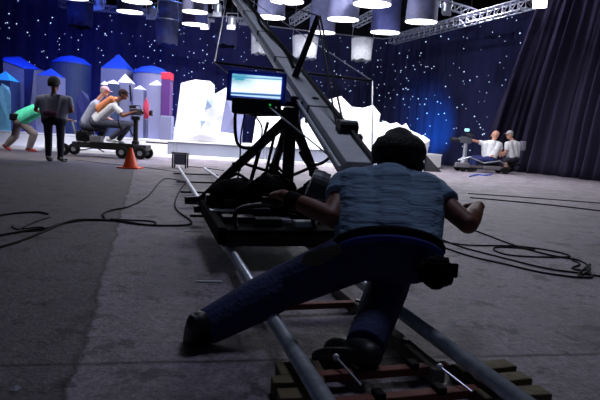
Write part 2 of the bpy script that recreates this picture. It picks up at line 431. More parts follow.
def berg(label, front, Y, depth, shift, m=white_set, name='iceberg'):
    pts = [at(x, y, Y) for x, y in front]
    lo = min(p.z for p in pts)
    for p in pts:
        if p.z < SZ + 0.25: p.z = SZ
    c = sum(pts, V()) / len(pts)
    back = [V((c.x + (p.x - c.x) * shift, Y + depth, SZ + (p.z - SZ) * (0.45 + 0.5 * shift))) for p in pts]
    # chiselled facets: front ridge pushed forward
    b = B()
    fv = [b.bm.verts.new(p) for p in pts]; bv = [b.bm.verts.new(p) for p in back]
    mid = b.bm.verts.new(V((c.x, Y - 0.22, c.z)))
    n = len(fv)
    for k in range(n):
        b.bm.faces.new((fv[k], fv[(k + 1) % n], mid))
        b.bm.faces.new((fv[k], bv[k], bv[(k + 1) % n], fv[(k + 1) % n]))
    b.bm.faces.new(bv)
    bmesh.ops.recalc_face_normals(b.bm, faces=b.bm.faces)
    return tag(obj(name, b, m, base=(c.x, Y, SZ)), label, 'set piece', 'white icebergs on the stage')
berg('tall white iceberg with a flat notched top, left of the monitor', [(181, 83), (195, 79.5), (210, 81), (214.5, 85), (213, 97), (206, 112), (200, 132), (199, 138), (172, 137), (176, 120)], 18.0, 1.6, 0.6)
berg('slanted white iceberg slab leaning behind the monitor', [(213, 95), (226, 87.5), (236, 96), (232, 112), (224, 131), (222, 138), (200, 137), (204, 118)], 17.9, 0.9, 0.6)
berg('grey faced ice slab just below the left end of the monitor', [(226, 97), (238, 90), (244, 110), (242, 139), (219, 138)], 17.35, 0.32, 0.8, grey_set)
berg('low spread of white ice at the front of the stage by the magenta column', [(176, 132), (184, 126), (205, 130), (236, 134), (240, 140), (176, 139)], 16.85, 0.25, 0.85)
berg('white iceberg seen under the monitor between the pedestal legs', [(258, 106), (274, 98), (296, 104), (300, 148), (252, 146)], 18.6, 1.2, 0.6)
berg('white iceberg right behind the crane beam with a square shoulder', [(301, 120), (324, 101), (341, 96), (352, 107), (350, 150), (301, 147)], 18.4, 0.45, 0.75)
berg('broad white iceberg with a two step top left of the blue glow', [(344, 106), (363, 108), (373, 105), (380.5, 114), (379, 122), (392, 124), (390, 152), (344, 150)], 19.2, 1.5, 0.6)
berg('low white iceberg with three small peaks above the operator', [(376, 124), (385, 121), (390, 124), (397, 122.5), (402, 126), (406, 123), (410, 130), (421, 135), (418, 153), (376, 151)], 18.2, 0.7, 0.7)
berg('small white ice block at the right end of the ice row', [(417, 138), (423, 135), (430, 140), (427, 155), (414, 155)], 17.4, 0.4, 0.8)
for (x, y, YY, lab) in ((83, 97, 16.8, 'small blue ice lump between the standing man and the cameraman'), (4, 90, 16.72, 'pale cyan ice lump at the left frame edge above the bent person')):
    q = at(x, y, YY)
    b = B(); b.hull([q + V(v) for v in ((-.22, 0, -.1), (.2, .05, -.14), (0, .18, -.1), (-.1, .05, .22), (.12, .1, .1), (-.2, 0, -.6), (.22, 0, -.6), (0, .18, -.6))])
    for v in b.bm.verts:
        if v.co.z < q.z - .5: v.co.z = SZ
    tag(obj('ice_lump', b, dkblue_set if x > 50 else mat('pale_cyan_ice', (130, 200, 220), 0.5), base=(q.x, q.y, SZ)), lab, 'set piece')
p = at(211, 108, 17.5)
tag(obj('ice_sculpture', B().hull([at(207, 96, 17.5), at(214, 97, 17.5), at(212, 107, 17.3), at(205, 110, 17.3), at(208, 101, 17.2), at(209, 101, 17.8)]).hull([at(203, 112, 17.4), at(207, 113, 17.4), at(206, 121, 17.3), at(201, 127, 17.4), at(200, 121, 17.2), at(204, 118, 17.8)]), mat('pale_blue_ice', (150, 170, 200), 0.4), base=(p.x, 17.5, SZ)), 'small pale blue ice lump on the gap between two white icebergs', 'set piece')

# ------------------------------------------------------------------ overhead lights
LZ = 4.7
lamps = [(137, 2, 28, 0, 'large white lit disc at top edge above the blue roofed pillar'), (130, 12.5, 24, 0, 'white lit disc just below the topmost one over the blue drum'),
         (195, 12.5, 24, 1, 'white lit disc, upper of the pair left of the crane beam'), (195, 25, 24, 0, 'white lit disc, lower of the pair left of the crane beam'),
         (271, 18, 27, 1, 'white lit disc just right of the crane beam'), (287, 2, 32, 0, 'white lit disc at the top edge right of the crane beam'),
         (343, 20, 30, 1, 'white lit disc right of the crane mast top'), (322, 33, 25, 1, 'white lit disc low behind the crane mast'),
         (372, 5, 36, 1, 'largest white lit disc at the top edge in the middle'), (385, 33, 28, 0, 'white lit disc lowest beside the start of the truss'),
         (421, 22.5, 30, 1, 'rightmost white lit disc under a grey skirt by the truss'), (72, -2, 30, 0, 'white lit disc at the top edge far left'),
         (205, 1, 26, 0, 'white lit disc at the top edge left of crane tip'), (20, -14, 26, 0, None), (470, -12, 30, 1, None)]
light_xy = []
for (x, y, w, g, lab) in lamps:
    d = at(x, y, 10) - CAMP; P = CAMP + d * ((LZ - H) / d.z)
    rad = w / 2 / FP * P.y * 1.02
    light_xy.append((P, rad))
    if lab is None: continue
    root = thing('space_light', lab, 'lamp', P, 'round overhead stage lights')
    TA = (V((1, 0, 0)), V((0, 0.9962, 0.0872)), V((0, -0.0872, 0.9962)))
    obj('diffuser', B().lathe([(rad * 0.98, 0.0), (rad * 0.99, 0.03), (rad * 0.6, 0.05), (rad * 0.01, 0.05)], P, 32, TA), lamp_glow, root)
    obj('skirt', B().lathe([(rad, 0.03), (rad * 0.96, 0.5), (rad * 0.93, 1.15), (rad * 0.9, 1.15), (rad * 0.93, 0.5), (rad * 0.97, 0.035)], P, 32, TA, caps=False), grey_skirt if g else navy_cloth, root, smooth=True)
    obj('hoop', B().path([P + V((math.cos(a) * rad * 0.95, math.sin(a) * rad * 0.95 - 0.1, 1.15)) for a in [2 * PI * k / 24 for k in range(25)]], 0.02, 6), alu, root)
    fb = B()
    for a in (0.6, 2.7, 4.8): fb.tube(P + V((math.cos(a) * rad * 0.93, math.sin(a) * rad * 0.93 - 0.1, 1.15)), P + V((0, 0, 1.9)), 0.012, n=6)
    fb.tube(P + V((0, 0, 1.9)), (P.x, P.y, 8.6), 0.012, n=6)
    obj('hanging_cable', fb, alu, root)
skirts = [(80, 15, 24, 23, navy_cloth, 'dark blue fabric drum hanging high over the left blocks'), (167, 33, 22, 23, grey_skirt, 'dark grey fabric drum hanging above the white iceberg'),
          (171, 13, 24, 17, grey_skirt, 'grey fabric drum hung close to the top edge above another'), (226, 33, 23, 25, navy_cloth, 'navy fabric drum beside the thin crane cable'),
          (259, 44, 16, 19, white_cloth, 'narrow white fabric drum left of the crane beam'), (305, 48, 25, 20, white_cloth, 'white fabric drum directly behind the crane mast'),
          (362, 50, 21, 20, white_cloth, 'white fabric drum hung alone right of the mast')]
for (x, y, w, h, m, lab) in skirts:
    YY = 21.4 if y == 13 else 20.0; c = at(x, y, YY); hw = w / 2 / FP * YY; hh = h / FP * YY
    top = UP * (hh / 2)
    root = thing('fabric_drum', lab, 'fabric drum', c - top, 'fabric drums hanging over the stage')
    def fold(k, n=36): return 1 + 0.04 * math.sin(k / n * 2 * PI * 7)
    b = B(); rings = []
    for z, f in ((-hh / 2, 0.90), (0, 0.94), (hh / 2, 1.0)):
        rings.append([b.bm.verts.new(c + V((math.cos(2 * PI * k / 36) * hw * f * fold(k), math.sin(2 * PI * k / 36) * hw * f * fold(k), z + (0.03 * math.sin(k) if z < 0 else 0)))) for k in range(36)])
    for r0, r1 in zip(rings, rings[1:]):
        for k in range(36): b.bm.faces.new((r0[k], r0[(k + 1) % 36], r1[(k + 1) % 36], r1[k]))
    bmesh.ops.solidify(b.bm, geom=list(b.bm.faces), thickness=0.015)
    obj('fabric', b, m, root, smooth=True)
    obj('hoop', B().path([c + top + V((math.cos(a) * hw, math.sin(a) * hw, 0)) for a in [2 * PI * k / 24 for k in range(25)]], 0.02, 6), alu, root)
    fb = B()
    for s in (-1, 1): fb.tube(c + top + V((s * hw, 0, 0)), (c.x + s * hw * 0.4, c.y, 8.6), 0.012, n=6)
    obj('hanging_cable', fb, alu, root)

def truss(label, a, b_, w=0.34, bays=16, name='lighting_truss'):
    a = V(a); b_ = V(b_); d = (b_ - a).normalized(); x = d.cross(UP).normalized(); z = x.cross(d)
    root = thing(name, label, 'truss', a)
    cs = [(-1, -1), (1, -1), (1, 1), (-1, 1)]
    for cx, cz in cs:
        o = x * (cx * w / 2) + z * (cz * w / 2); obj('chord', B().tube(a + o, b_ + o, 0.028, n=8), alu, root)
    lb = B()
    for k in range(bays):
        p = a.lerp(b_, k / bays); q = a.lerp(b_, (k + 1) / bays)
        for i in range(4):
            o0 = x * (cs[i][0] * w / 2) + z * (cs[i][1] * w / 2); o1 = x * (cs[(i + 1) % 4][0] * w / 2) + z * (cs[(i + 1) % 4][1] * w / 2)
            lb.tube(p + o0, q + o1, 0.016, n=6); lb.tube(p + o0, p + o1, 0.016, n=6)
    obj('lacing', lb, alu, root)
    hb = B()
    for f in (0.1, 0.5, 0.9):
        p = a.lerp(b_, f); hb.tube(p + z * w / 2, (p.x, p.y, 8.6), 0.015, n=6)
    obj('hanging_cable', hb, black_metal, root)
    return root
truss('silver lighting truss sloping up to the bright flood lamp at right', at(392, 40, 25.6), at(531, 3, 18.6), 0.36, 22)
truss('silver lighting truss crossing the top edge behind the other truss', at(420, -4, 23), at(476, 14, 21.5), 0.3, 9)
truss('white lighting truss slanting behind the crane mast top', at(292, 22, 21), at(335, -6, 19.2), 0.26, 8)
truss('short white truss above the lowest lit disc', at(355, 24, 21.5), at(398, 2, 19.5), 0.26, 8)
truss('dark lighting truss running along the top edge at left', at(60, 4, 21.6), at(250, 22, 21.6), 0.22, 20)
p = at(540, 3, 18.2)
root = thing('flood_lamp', 'glaring white flood lamp at the right end of the truss', 'lamp', p)
fd = V((-0.45, -0.75, -0.5)).normalized(); fx = fd.cross(UP).normalized(); fz = fx.cross(fd)
obj('housing', B().box(p - fd * 0.1, (0.5, 0.2, 0.4), (fx, fd, fz), bev=0.03), black_metal, root)
obj('lens', B().box(p + fd * 0.015, (0.44, 0.03, 0.34), (fx, fd, fz), bev=0.005), flood_glow, root)
obj('yoke', B().path([p - fx * 0.28, p - fx * 0.28 + UP * 0.35, p + fx * 0.28 + UP * 0.35, p + fx * 0.28], 0.02, 6), black_metal, root)
fix = [(218, 9, 'boxy silver stage fixture hung left of the crane tip'), (206, 22, 'small blue lit stage fixture below the silver one'), (100, 3, 'small stage fixture hung over the blue roofed pillar'), (232, 22, 'stage fixture between crane cable and crane beam'), (152, 12, 'small stage fixture beside the upper lit disc pair'), (446, 8, 'stage fixture on the truss right of the last disc')]
for (x, y, lab) in fix:
    p = at(x, y, 19.0 if x == 206 else 18.4); root = thing('stage_fixture', lab, 'lamp', p, 'small fixtures among the overhead lights')
    obj('can', B().lathe([(0.12, -0.2), (0.15, -0.18), (0.15, 0.12), (0.08, 0.2)], p, 16), alu, root, smooth=False)
    obj('yoke', B().path([p + V((-0.2, 0, 0)), p + V((-0.2, 0, 0.3)), p + V((0.2, 0, 0.3)), p + V((0.2, 0, 0))], 0.018, 6), alu, root)
    obj('barn_door', B().box(p + V((0.0, -0.17, -0.22)), (0.3, 0.02, 0.16)), alu, root)
    obj('hanging_pipe', B().tube(p + V((0, 0, 0.3)), (p.x, p.y, 8.6), 0.015, n=6), black_metal, root)

# ------------------------------------------------------------------ dolly track
track = thing('dolly_track', 'steel tube dolly track running away from the foreground to the stage', 'track', T(0, 0, 0))
sEnd = st(fl(189, 167, 0.10))[0]
for t in (0.0, GAUGE):
    b = B(); b.tube(T(-0.6, t, 0.085), T(sEnd, t, 0.085), 0.026, n=20); obj('rail', b, steel, track, smooth=True)
s_a = st(fl(410, 364, 0.06))[0]; s_b = st(fl(430, 389, 0.06))[0]; s_c = st(fl(345, 300, 0.06))[0]
ties = [s_b, s_a, s_c, s_c + 1.4, s_c + 2.5]
e = 0.0
for s_ in ties + [st(fl(186, y, 0.04))[0] for y in (203, 192, 182, 174)]:
    far = s_ > s_c + 2
    b = B(); b.beam(T(s_, -0.14 if far else 0.03, 0.041), T(s_, GAUGE + (0.14 if far else -0.03), 0.041), 0.036, 0.026, bev=0.003)
    obj('sleeper', b, black_metal if far else red_bar, track)
for s_ in (s_a, s_b):
    for t in (0.18, GAUGE - 0.16):
        obj('clamp', B().box(T(s_, t, 0.058), (0.03, 0.042, 0.022), AX, bev=0.004), rubber, track)
# side stringer beside right rail
b = B(); b.beam(T(s_b + 0.12, GAUGE - 0.085, 0.03), T(s_c + 0.9, GAUGE - 0.085, 0.03), 0.045, 0.05, bev=0.004); obj('side_stringer', b, grey_wood, track)
for k in (0.35, 0.8, 1.25):
    obj('bolt', B().tube(T(s_b + k, GAUGE - 0.085, 0.055), T(s_b + k, GAUGE - 0.085, 0.064), 0.014, n=10), black_metal, track)
for (p0, p1) in (((336, 357), (361, 385)), ((440, 367), (472, 392))):
    a = fl(*p0, 0.085); c = fl(*p1, 0.06)
    r = obj('lever_rod', B().tube(a, c, 0.004, n=8), alu, track)
    obj('rod_end', B().ell(a, (0.011, 0.011, 0.011), nu=10, nv=6), steel, r)
# timber packing under the rails
def plank(lab, px0, py0, px1, py1, w, h, z0, nm='timber_block'):
    a = fl(px0, py0, z0 + h); c = fl(px1, py1, z0 + h); dz = UP * (h / 2)
    b = B(); b.beam(a - dz, c - dz, w, h, bev=0.004)
    m = (a + c) / 2
    return tag(obj(nm, b, wood, base=(m.x, m.y, z0)), lab, 'timber', 'timber packing under the track')
plank('short timber block under left rail, farthest of its stack', 278, 368, 322, 366, 0.09, 0.052, 0.001)
plank('short timber block under left rail, middle of its stack', 272, 379, 324, 377, 0.05, 0.052, 0.001)
plank('short timber block under left rail, nearest the bottom edge', 278, 393, 330, 391, 0.06, 0.052, 0.001)
plank('timber block end farthest back beside the right rail', 455, 368, 511, 362, 0.06, 0.05, 0.001)
plank('timber block end in the middle right of the right rail', 470, 379.5, 527, 374.5, 0.055, 0.052, 0.001)
plank('timber block end nearest the bottom edge beside right rail', 480, 393, 546, 389, 0.06, 0.055, 0.001)
plank('short timber block poking out left of the rail near the pushing leg', 233, 298, 262, 296.5, 0.07, 0.05, 0.001)

# ------------------------------------------------------------------ platform dolly with crane
sA = st(fl(232, 244, 0.15))[0]; sB = st(fl(199, 209, 0.15))[0]
dol = thing('platform_dolly', 'dark wheeled platform dolly on the track carrying the crane', 'dolly', T((sA + sB) / 2, GAUGE / 2, 0))
sm = (sA + sB) / 2; tw = GAUGE / 2
deck_m = mat('deck_matte', (17, 17, 18), 0.95, spec=0.1)
obj('deck', B().box(T(sm, tw + 0.03, 0.205), (GAUGE + 0.22, sB - sA, 0.05), AX, bev=0.01), deck_m, dol)
for t in (-0.07, GAUGE + 0.13):
    obj('side_rail', B().box(T(sm, t, 0.20), (0.05, sB - sA + 0.06, 0.10), AX, bev=0.008), deck_m, dol)
obj('front_skirt', B().box(T(sA + 0.01, tw + 0.03, 0.17), (GAUGE + 0.2, 0.03, 0.07), AX, bev=0.006), black_metal, dol)
for s_ in (sA + 0.15, sB - 0.15):
    for t in (0, GAUGE):
        w_ = obj('wheel_truck', B().box(T(s_, t, 0.16), (0.05, 0.24, 0.06), AX, bev=0.01), black_metal, dol)
        for k in (-0.07, 0.07):
            obj('wheel', B().lathe([(0.03, -0.02), (0.034, -0.012), (0.022, 0), (0.034, 0.012), (0.03, 0.02)], T(s_ + k, t, 0.143), 16, (RD, UP, RN)), rubber, w_)
# outrigger feet
for (px, py) in ((190, 203), (200, 213)):
    p = fl(px, py, 0.14); s_, t_ = st(p)
    obj('outrigger', B().beam(T(s_, t_ - 0.05, 0.17), T(s_, 0.1, 0.19), 0.06, 0.05, bev=0.006), black_metal, dol)
# push bar held by the operator
PBL = at(262, 200, 2.17); PBR = at(482, 212.5, 2.17); pz = (PBL.z + PBR.z) / 2
PBL.z = PBR.z = pz
obj('push_bar', B().tube(PBL, PBR, 0.017, n=14), black_metal, dol, smooth=True)
for f in (0.06, 0.6):
    p = PBL.lerp(PBR, f); q = T(sA + 0.05, 0.02 if f < .5 else GAUGE - .03, 0.22)
    obj('push_bar_strut', B().path(bez([p, p + V((0, 0.25, -0.04)), q + UP * 0.12, q], 6), 0.014, 10), black_metal, dol, smooth=True)
# pedestal
PT = at(291, 116, 3.75); PB_ = V((PT.x, PT.y, 0.23))
ped = thing('crane_pedestal', 'black tripod pedestal with centre column standing on the dolly deck', 'pedestal', PB_)
obj('column', B().lathe([(0.06, 0), (0.06, 0.04), (0.045, 0.05), (0.045, PT.z - 0.33), (0.055, PT.z - 0.32), (0.055, PT.z - 0.26)], PB_, 20), black_metal, ped, smooth=False)
feet = [at(199, 205, 4.05), at(330, 205, 3.9), at(262, 205, 4.35), at(300, 214, 3.2)]
for q in feet[:3]:
    q = V((q.x, q.y, 0.22)); tp = PT + (q - PT) * 0.04
    lg = obj('leg', B().beam(tp, q, 0.05, 0.07, w1=0.04, h1=0.055, bev=0.006), black_metal, ped)
    mdl = tp.lerp(q, 0.55)
    obj('leg_lock', B().box(mdl, (0.07, 0.07, 0.07), bev=0.01), black_plastic, lg)
    obj('brace', B().tube(PB_ + UP * 0.25, tp.lerp(q, 0.5), 0.012, n=8), black_metal, ped)
hd = obj('head_block', B().box(PT + V((0, 0, 0.0)), (0.12, 0.14, 0.12), bev=0.012).box(PT + V((0.02, 0, 0.085)), (0.30, 0.12, 0.035), bev=0.008), black_metal, ped)
for dx in (-0.13, 0.02, 0.17):
    obj('knob', B().lathe([(0.012, 0), (0.03, 0.01), (0.03, 0.035), (0.012, 0.045)], PT + V((dx, -0.04, 0.1)), 12), black_plastic, hd)
obj('tilt_handle', B().tube(PT + V((0.12, -0.05, 0.06)), PT + V((0.19, -0.1, -0.04)), 0.012, n=8), black_metal, hd)
for i, (x0, y0, x1, y1) in enumerate(((268, 122, 250, 186), (277, 124, 262, 190), (283, 122, 275, 188))):
    a = at(x0, y0, 3.85); c = at(x1, y1, 3.95); c.z = max(c.z, 0.25)
    obj('thin_strut', B().tube(a, c, 0.012, n=8), black_metal, ped)
# monitor on bracket
mc = at(256.5, 86.5, 3.55); mx = (at(285, 88.5, 3.55) - at(229, 84, 3.55)).normalized(); my = mx.cross(V((0, -0.05, 1)).normalized()) * -1
my = V((0.05, -1, 0.05)); my = (my - mx * my.dot(mx)).normalized(); mz = mx.cross(-my).normalized()
MA = (mx, -my, mz)
mon = thing('video_monitor', 'glowing blue framed video monitor on the crane pedestal arm', 'monitor', mc - mz * 0.2)
obj('casing', B().box(mc - my * 0.025, (0.415, 0.05, 0.215), MA, bev=0.01), mat('monitor_blue_glow', (40, 70, 225), 0.4), mon)  # blue backlight glow of the bezel painted into the casing colour
def screen_material():
    m = bpy.data.materials.new('monitor_picture'); m.use_nodes = True; nt = m.node_tree; N = nt.nodes; L = nt.links
    b = N['Principled BSDF']; tc = N.new('ShaderNodeTexCoord'); mp = N.new('ShaderNodeMapping'); L.new(tc.outputs['Generated'], mp.inputs[0])
    sep = N.new('ShaderNodeSeparateXYZ'); L.new(mp.outputs[0], sep.inputs[0])
    r = N.new('ShaderNodeValToRGB'); L.new(sep.outputs['Z'], r.inputs[0])
    r.color_ramp.elements[0].position = 0.0; r.color_ramp.elements[0].color = (*lin((150, 190, 230)), 1)
    for ps, c in ((0.09, (190, 220, 240)), (0.12, (20, 60, 130)), (0.18, (60, 120, 180)), (0.22, (232, 246, 252)), (0.6, (236, 250, 250)), (0.8, (222, 242, 246)), (0.85, (60, 130, 180)), (0.9, (170, 215, 235))):
        q = r.color_ramp.elements.new(ps); q.color = (*lin(c), 1)
    r.color_ramp.elements[-1].color = (*lin((180, 215, 235)), 1)
    n = N.new('ShaderNodeTexNoise'); n.inputs['Scale'].default_value = 5; n.inputs['Detail'].default_value = 4; L.new(tc.outputs['Generated'], n.inputs['Vector'])
    # cyan patch at upper left
    mr = N.new('ShaderNodeMapRange'); mr.inputs[1].default_value = 0.52; mr.inputs[2].default_value = 0.25; L.new(sep.outputs['X'], mr.inputs[0])
    mz_ = N.new('ShaderNodeMapRange'); mz_.inputs[1].default_value = 0.3; mz_.inputs[2].default_value = 0.75; L.new(sep.outputs['Z'], mz_.inputs[0])
    mm = N.new('ShaderNodeMath'); mm.operation = 'MULTIPLY'; L.new(mr.outputs[0], mm.inputs[0]); L.new(mz_.outputs[0], mm.inputs[1])
    m2 = N.new('ShaderNodeMath'); m2.operation = 'MULTIPLY'; m2.inputs[1].default_value = 1.5; L.new(n.outputs[0], m2.inputs[0])
    m3 = N.new('ShaderNodeMath'); m3.operation = 'MULTIPLY'; L.new(mm.outputs[0], m3.inputs[0]); L.new(m2.outputs[0], m3.inputs[1])
    mx_ = N.new('ShaderNodeMix'); mx_.data_type = 'RGBA'; L.new(m3.outputs[0], mx_.inputs[0]); L.new(r.outputs[0], mx_.inputs[6]); mx_.inputs[7].default_value = (*lin((40, 140, 170)), 1)
    L.new(mx_.outputs[2], b.inputs['Emission Color']); b.inputs['Emission Strength'].default_value = 1.25
    b.inputs['Base Color'].default_value = (0.01, 0.01, 0.012, 1); b.inputs['Roughness'].default_value = 0.3
    return m
obj('screen', B().box(mc + my * 0.004, (0.345, 0.012, 0.148), MA), screen_material(), mon)
obj('logo_strip', B().box(mc + my * 0.004 - mz * 0.0935, (0.07, 0.008, 0.010), MA), tape_w, mon)
obj('equipment_box', B().box(at(257, 107, 3.6), (0.34, 0.16, 0.11), bev=0.012), black_plastic, mon)
obj('bracket', B().beam(at(250, 113, 3.62), at(289, 113, 3.72), 0.05, 0.05).tube(mc - mz * 0.1 - my * 0.05, at(258, 112, 3.65), 0.02), black_metal, mon)
for (x, y) in ((270, 105), (276, 108)):
    obj('indicator', B().ell(at(x, y, 3.5), (0.008, 0.008, 0.008), nu=8, nv=6), mat('green_led', (40, 200, 90), 0.5, emit=0.5) if x == 270 else steel, mon)
# cables hanging from monitor
for i, pts in enumerate(([(237, 104), (235, 122), (238, 144), (252, 148), (266, 139), (280, 126)], [(245, 112), (241, 135), (240, 160), (238, 178)], [(252, 112), (262, 128), (258, 150), (250, 180)], [(300, 152), (308, 164), (322, 163), (336, 152)])):
    b = B(); b.path(bez([at(x, y, 3.55 + 0.06 * k) for k, (x, y) in enumerate(pts)], 8), 0.012 if i in (0, 3) else 0.006, 8)
    tag(obj('hanging_cord', b, rubber, smooth=True, base=at(*pts[0], 3.55)), ['thick black cord looping below the monitor', 'thin black cord dropping straight from the monitor box', 'thin black cord curling from the monitor box to the deck', 'black cord sagging between pedestal leg and crane beam'][i], 'cord')

# ------------------------------------------------------------------ crane arm
def YB(y): return 1.0 / (0.345 - 0.00137 * (160 - y))
def bpnt(y, off=0):                     # centre line of the beam in the photograph
    x = 350 + (y - 160) * 0.695 + 0
    return at(x + off, y, YB(y))
b0 = bpnt(172); b1 = bpnt(-14)
crane = thing('camera_crane', 'long grey camera crane arm rising over the dolly towards the stage', 'crane', PT)
ba = (b1 - b0).normalized(); bx = ba.cross(UP).normalized(); bz = bx.cross(ba)
obj('main_beam', B().beam(b0, b1, 0.165, 0.12, w1=0.12, h1=0.09, bev=0.006), beam_m, crane)
obj('top_chord', B().beam(b0 + bz * 0.07 + bx * 0.08, b1 + bz * 0.06 + bx * 0.065, 0.022, 0.03), black_metal, crane)
obj('control_rod', B().tube(b0 - bx * 0.115 + bz * 0.02, b1 - bx * 0.09, 0.014, n=10), steel, crane)
for f in (0.12, 0.3, 0.45, 0.62, 0.8):
    p = b0.lerp(b1, f); obj('beam_joint', B().box(p, (0.19 - 0.03 * f, 0.012, 0.135 - 0.03 * f), (bx, ba, bz), bev=0.003), mat('joint_grey', (120, 122, 126), 0.6), crane)
obj('beam_cable', B().path(bez([b0.lerp(b1, f) + bz * 0.075 + bx * (0.03 + 0.03 * math.sin(f * 23)) for f in [k / 12 for k in range(3, 13)]], 6), 0.012, 6), rubber, crane)
p = at(347, 128, YB(135) - 0.05)
kb = obj('cable_winch', B().tube(p - bx * 0.06, p + bx * 0.06, 0.05, n=16).box(p + V((0.04, -0.02, -0.06)), (0.12, 0.05, 0.05), (bx, ba, bz), bev=0.01), black_metal, crane)
# pivot yoke from pedestal head to beam
pv = bpnt(104)
obj('pivot_yoke', B().beam(PT + V((0.03, 0, 0.1)), pv - bx * 0.09 + bz * -0.02, 0.05, 0.05).tube(pv - bx * 0.12, pv + bx * 0.12, 0.025), black_metal, crane)
# mast
mb = at(293, 82, YB(82)); mt = at(318.5, 16, YB(82) - 0.1)
obj('mast', B().beam(mb, mt, 0.055, 0.055, up=(0, 1, 0), w1=0.042, h1=0.042, bev=0.004), black_metal, crane)
for off in (-2, 3):
    obj('stay_rod', B().tube(mt + V((off * 0.004, 0, 0)), at(342 + off * 1.6, 140, YB(140)), 0.0075, n=8), black_metal, crane)
obj('stay_rod', B().tube(mt, b1, 0.006, n=6), black_metal, crane)
sl = at(214.5, 62.5, YB(76)); sr = at(372.5, 81, YB(76))
obj('spreader_bar', B().tube(sl, sr, 0.011, n=10), black_metal, crane)
tailp = b0.lerp(b1, 0.02)
for e_, side in ((sl, -1), (sr, 1)):
    obj('stay_cable', B().tube(e_, b1, 0.005, n=6), alu, crane)
    obj('stay_cable', B().tube(e_, at(372, 152, YB(158)) if side > 0 else tailp - bx * 0.1, 0.005, n=6), alu, crane)
obj('counterweight', B().lathe([(0.03, -0.05), (0.108, -0.045), (0.112, 0), (0.108, 0.045), (0.03, 0.05)], at(316, 190, 2.72), 28, (V((0.3, -0.25, 0.9)).normalized(), V((0.1, 0.95, 0.25)).normalized(), V((0.95, -0.05, -0.3)).normalized())), mat('grey_iron', (70, 72, 78), 0.5, 0.4), crane, smooth=False)
obj('tail_bracket', B().tube(b0, at(316, 190, 2.72), 0.03), black_metal, crane)

# bags and gear on the deck
def bag(lab, x, y, Y, w, d, h, seed):
    c = at(x, y, Y); c.z = 0.232
    b = B(); b.ell(c + UP * h * 0.45, (w / 2, d / 2, h * 0.55), fn=lambda l: 1 + 0.16 * noise.noise(l * 2.2 + V((seed, 0, 0))))
    for v in b.bm.verts: v.co.z = max(v.co.z, 0.232)
    o = tag(obj('sandbag', b, black_cloth, base=c, smooth=True), lab, 'sandbag', 'black sandbags on the dolly deck')
    obj('carry_strap', B().path(bez([c + V((-w * .2, 0, h * .95)), c + V((0, -.02, h * 1.15)), c + V((w * .2, 0, h * .95))], 8), 0.012, 6), black_cloth, o)
bag('large black sandbag at the left foot of the pedestal', 237, 190, 3.75, 0.40, 0.3, 0.22, 1)
bag('large black sandbag heaped against the pedestal column', 272, 186, 3.62, 0.40, 0.26, 0.27, 4)
bag('black sandbag on the far right of the deck beside the column', 312, 196, 3.55, 0.3, 0.26, 0.22, 8)
gear = [(212, 204, 3.75, 'small black box at the far left edge of the deck', (0.1, 0.14, 0.09), black_plastic), (231, 206, 3.55, 'black battery block between grey plate and left sandbag', (0.09, 0.12, 0.08), black_plastic), (248, 214, 3.2, 'pale slip of metal on the middle of the deck', (0.1, 0.05, 0.02), alu), (268, 218, 3.02, 'black flat case at the near middle deck edge', (0.16, 0.1, 0.05), black_plastic), (322, 211, 3.3, 'pale block on the deck below the operator left forearm', (0.1, 0.06, 0.05), alu), (222, 211, 3.4, 'flat grey plate lying on the left of the dolly deck', (0.17, 0.1, 0.03), alu), (258, 206, 3.3, 'small dark box on the deck before the sandbags', (0.16, 0.1, 0.07), black_plastic), (282, 211, 3.15, 'small pale plate near the operator left hand', (0.12, 0.08, 0.03), alu), (238, 219, 3.1, 'flat black tool tray on the near left deck', (0.2, 0.12, 0.04), black_plastic), (305, 217, 3.05, 'low grey metal block at the near right deck', (0.14, 0.08, 0.04), beam_m)]
for (x, y, Y, lab, sz, m) in gear:
    c = at(x, y, Y); c.z = 0.2305 + sz[2] / 2
    tag(obj('gear_box', B().box(c, sz, AX, bev=0.006), m, base=(c.x, c.y, 0.2305)), lab, 'gear', 'gear on the dolly deck')

# ------------------------------------------------------------------ floor cables, tape, cone
def cable(lab, pts, r=0.008, nm='floor_cable'):
    r *= 0.72
    w = bez([fl(x, y, r) for x, y in pts], 10)
    return tag(obj(nm, B().path(w, r, 6), rubber, base=w[0], smooth=True), lab, 'cable', 'black cables on the floor')
for lab, pts in (('coil of black cable heaped on the left of the deck', [(214, 210), (224, 202), (240, 208), (232, 214), (218, 212), (226, 204), (244, 210), (252, 206)]), ('black cable snaking over the near deck edge', [(226, 216), (240, 211), (262, 214), (280, 209), (300, 213), (318, 208)])):
    w_ = bez([fl(x, y, 0.245) for x, y in pts], 10)
    tag(obj('deck_cable', B().path(w_, 0.012, 6), rubber, base=w_[0], smooth=True), lab, 'cable')
cable('black cable from left edge curling over to the cable end by the seam', [(-4, 216), (16, 213), (38, 212), (48, 214)], 0.011)
cable('long black cable from lower left edge across the seam to the track', [(-4, 248), (20, 241), (45, 231), (70, 221), (90, 219.5), (120, 221), (150, 225), (185, 225), (191, 221), (178, 211), (175, 203), (180, 190), (187, 182)], 0.011)
cable('black cable rising from the seam bend to the track end', [(-4, 236), (30, 230), (48, 228), (60, 224), (84, 220), (104, 219.5), (103, 214), (112, 210), (130, 206), (148, 196), (160, 182), (168, 178.5), (186, 182)], 0.011)
cable('short black cable loop at the left side of the seam', [(110, 219), (130, 220), (150, 221), (156, 223), (150, 225), (128, 223), (118, 221)], 0.009)
cable('thin black cable squiggle among cables at far left', [(12, 226), (18, 229), (40, 227), (45, 230), (20, 231), (30, 224), (50, 217)], 0.007)
cable('black cable straight across the right floor, upper of the pair', [(468, 193.5), (520, 197), (560, 200), (606, 203.5)], 0.012)
cable('black cable straight across the right floor, lower of the pair', [(470, 197.5), (520, 202), (560, 206), (606, 211.5)], 0.014)
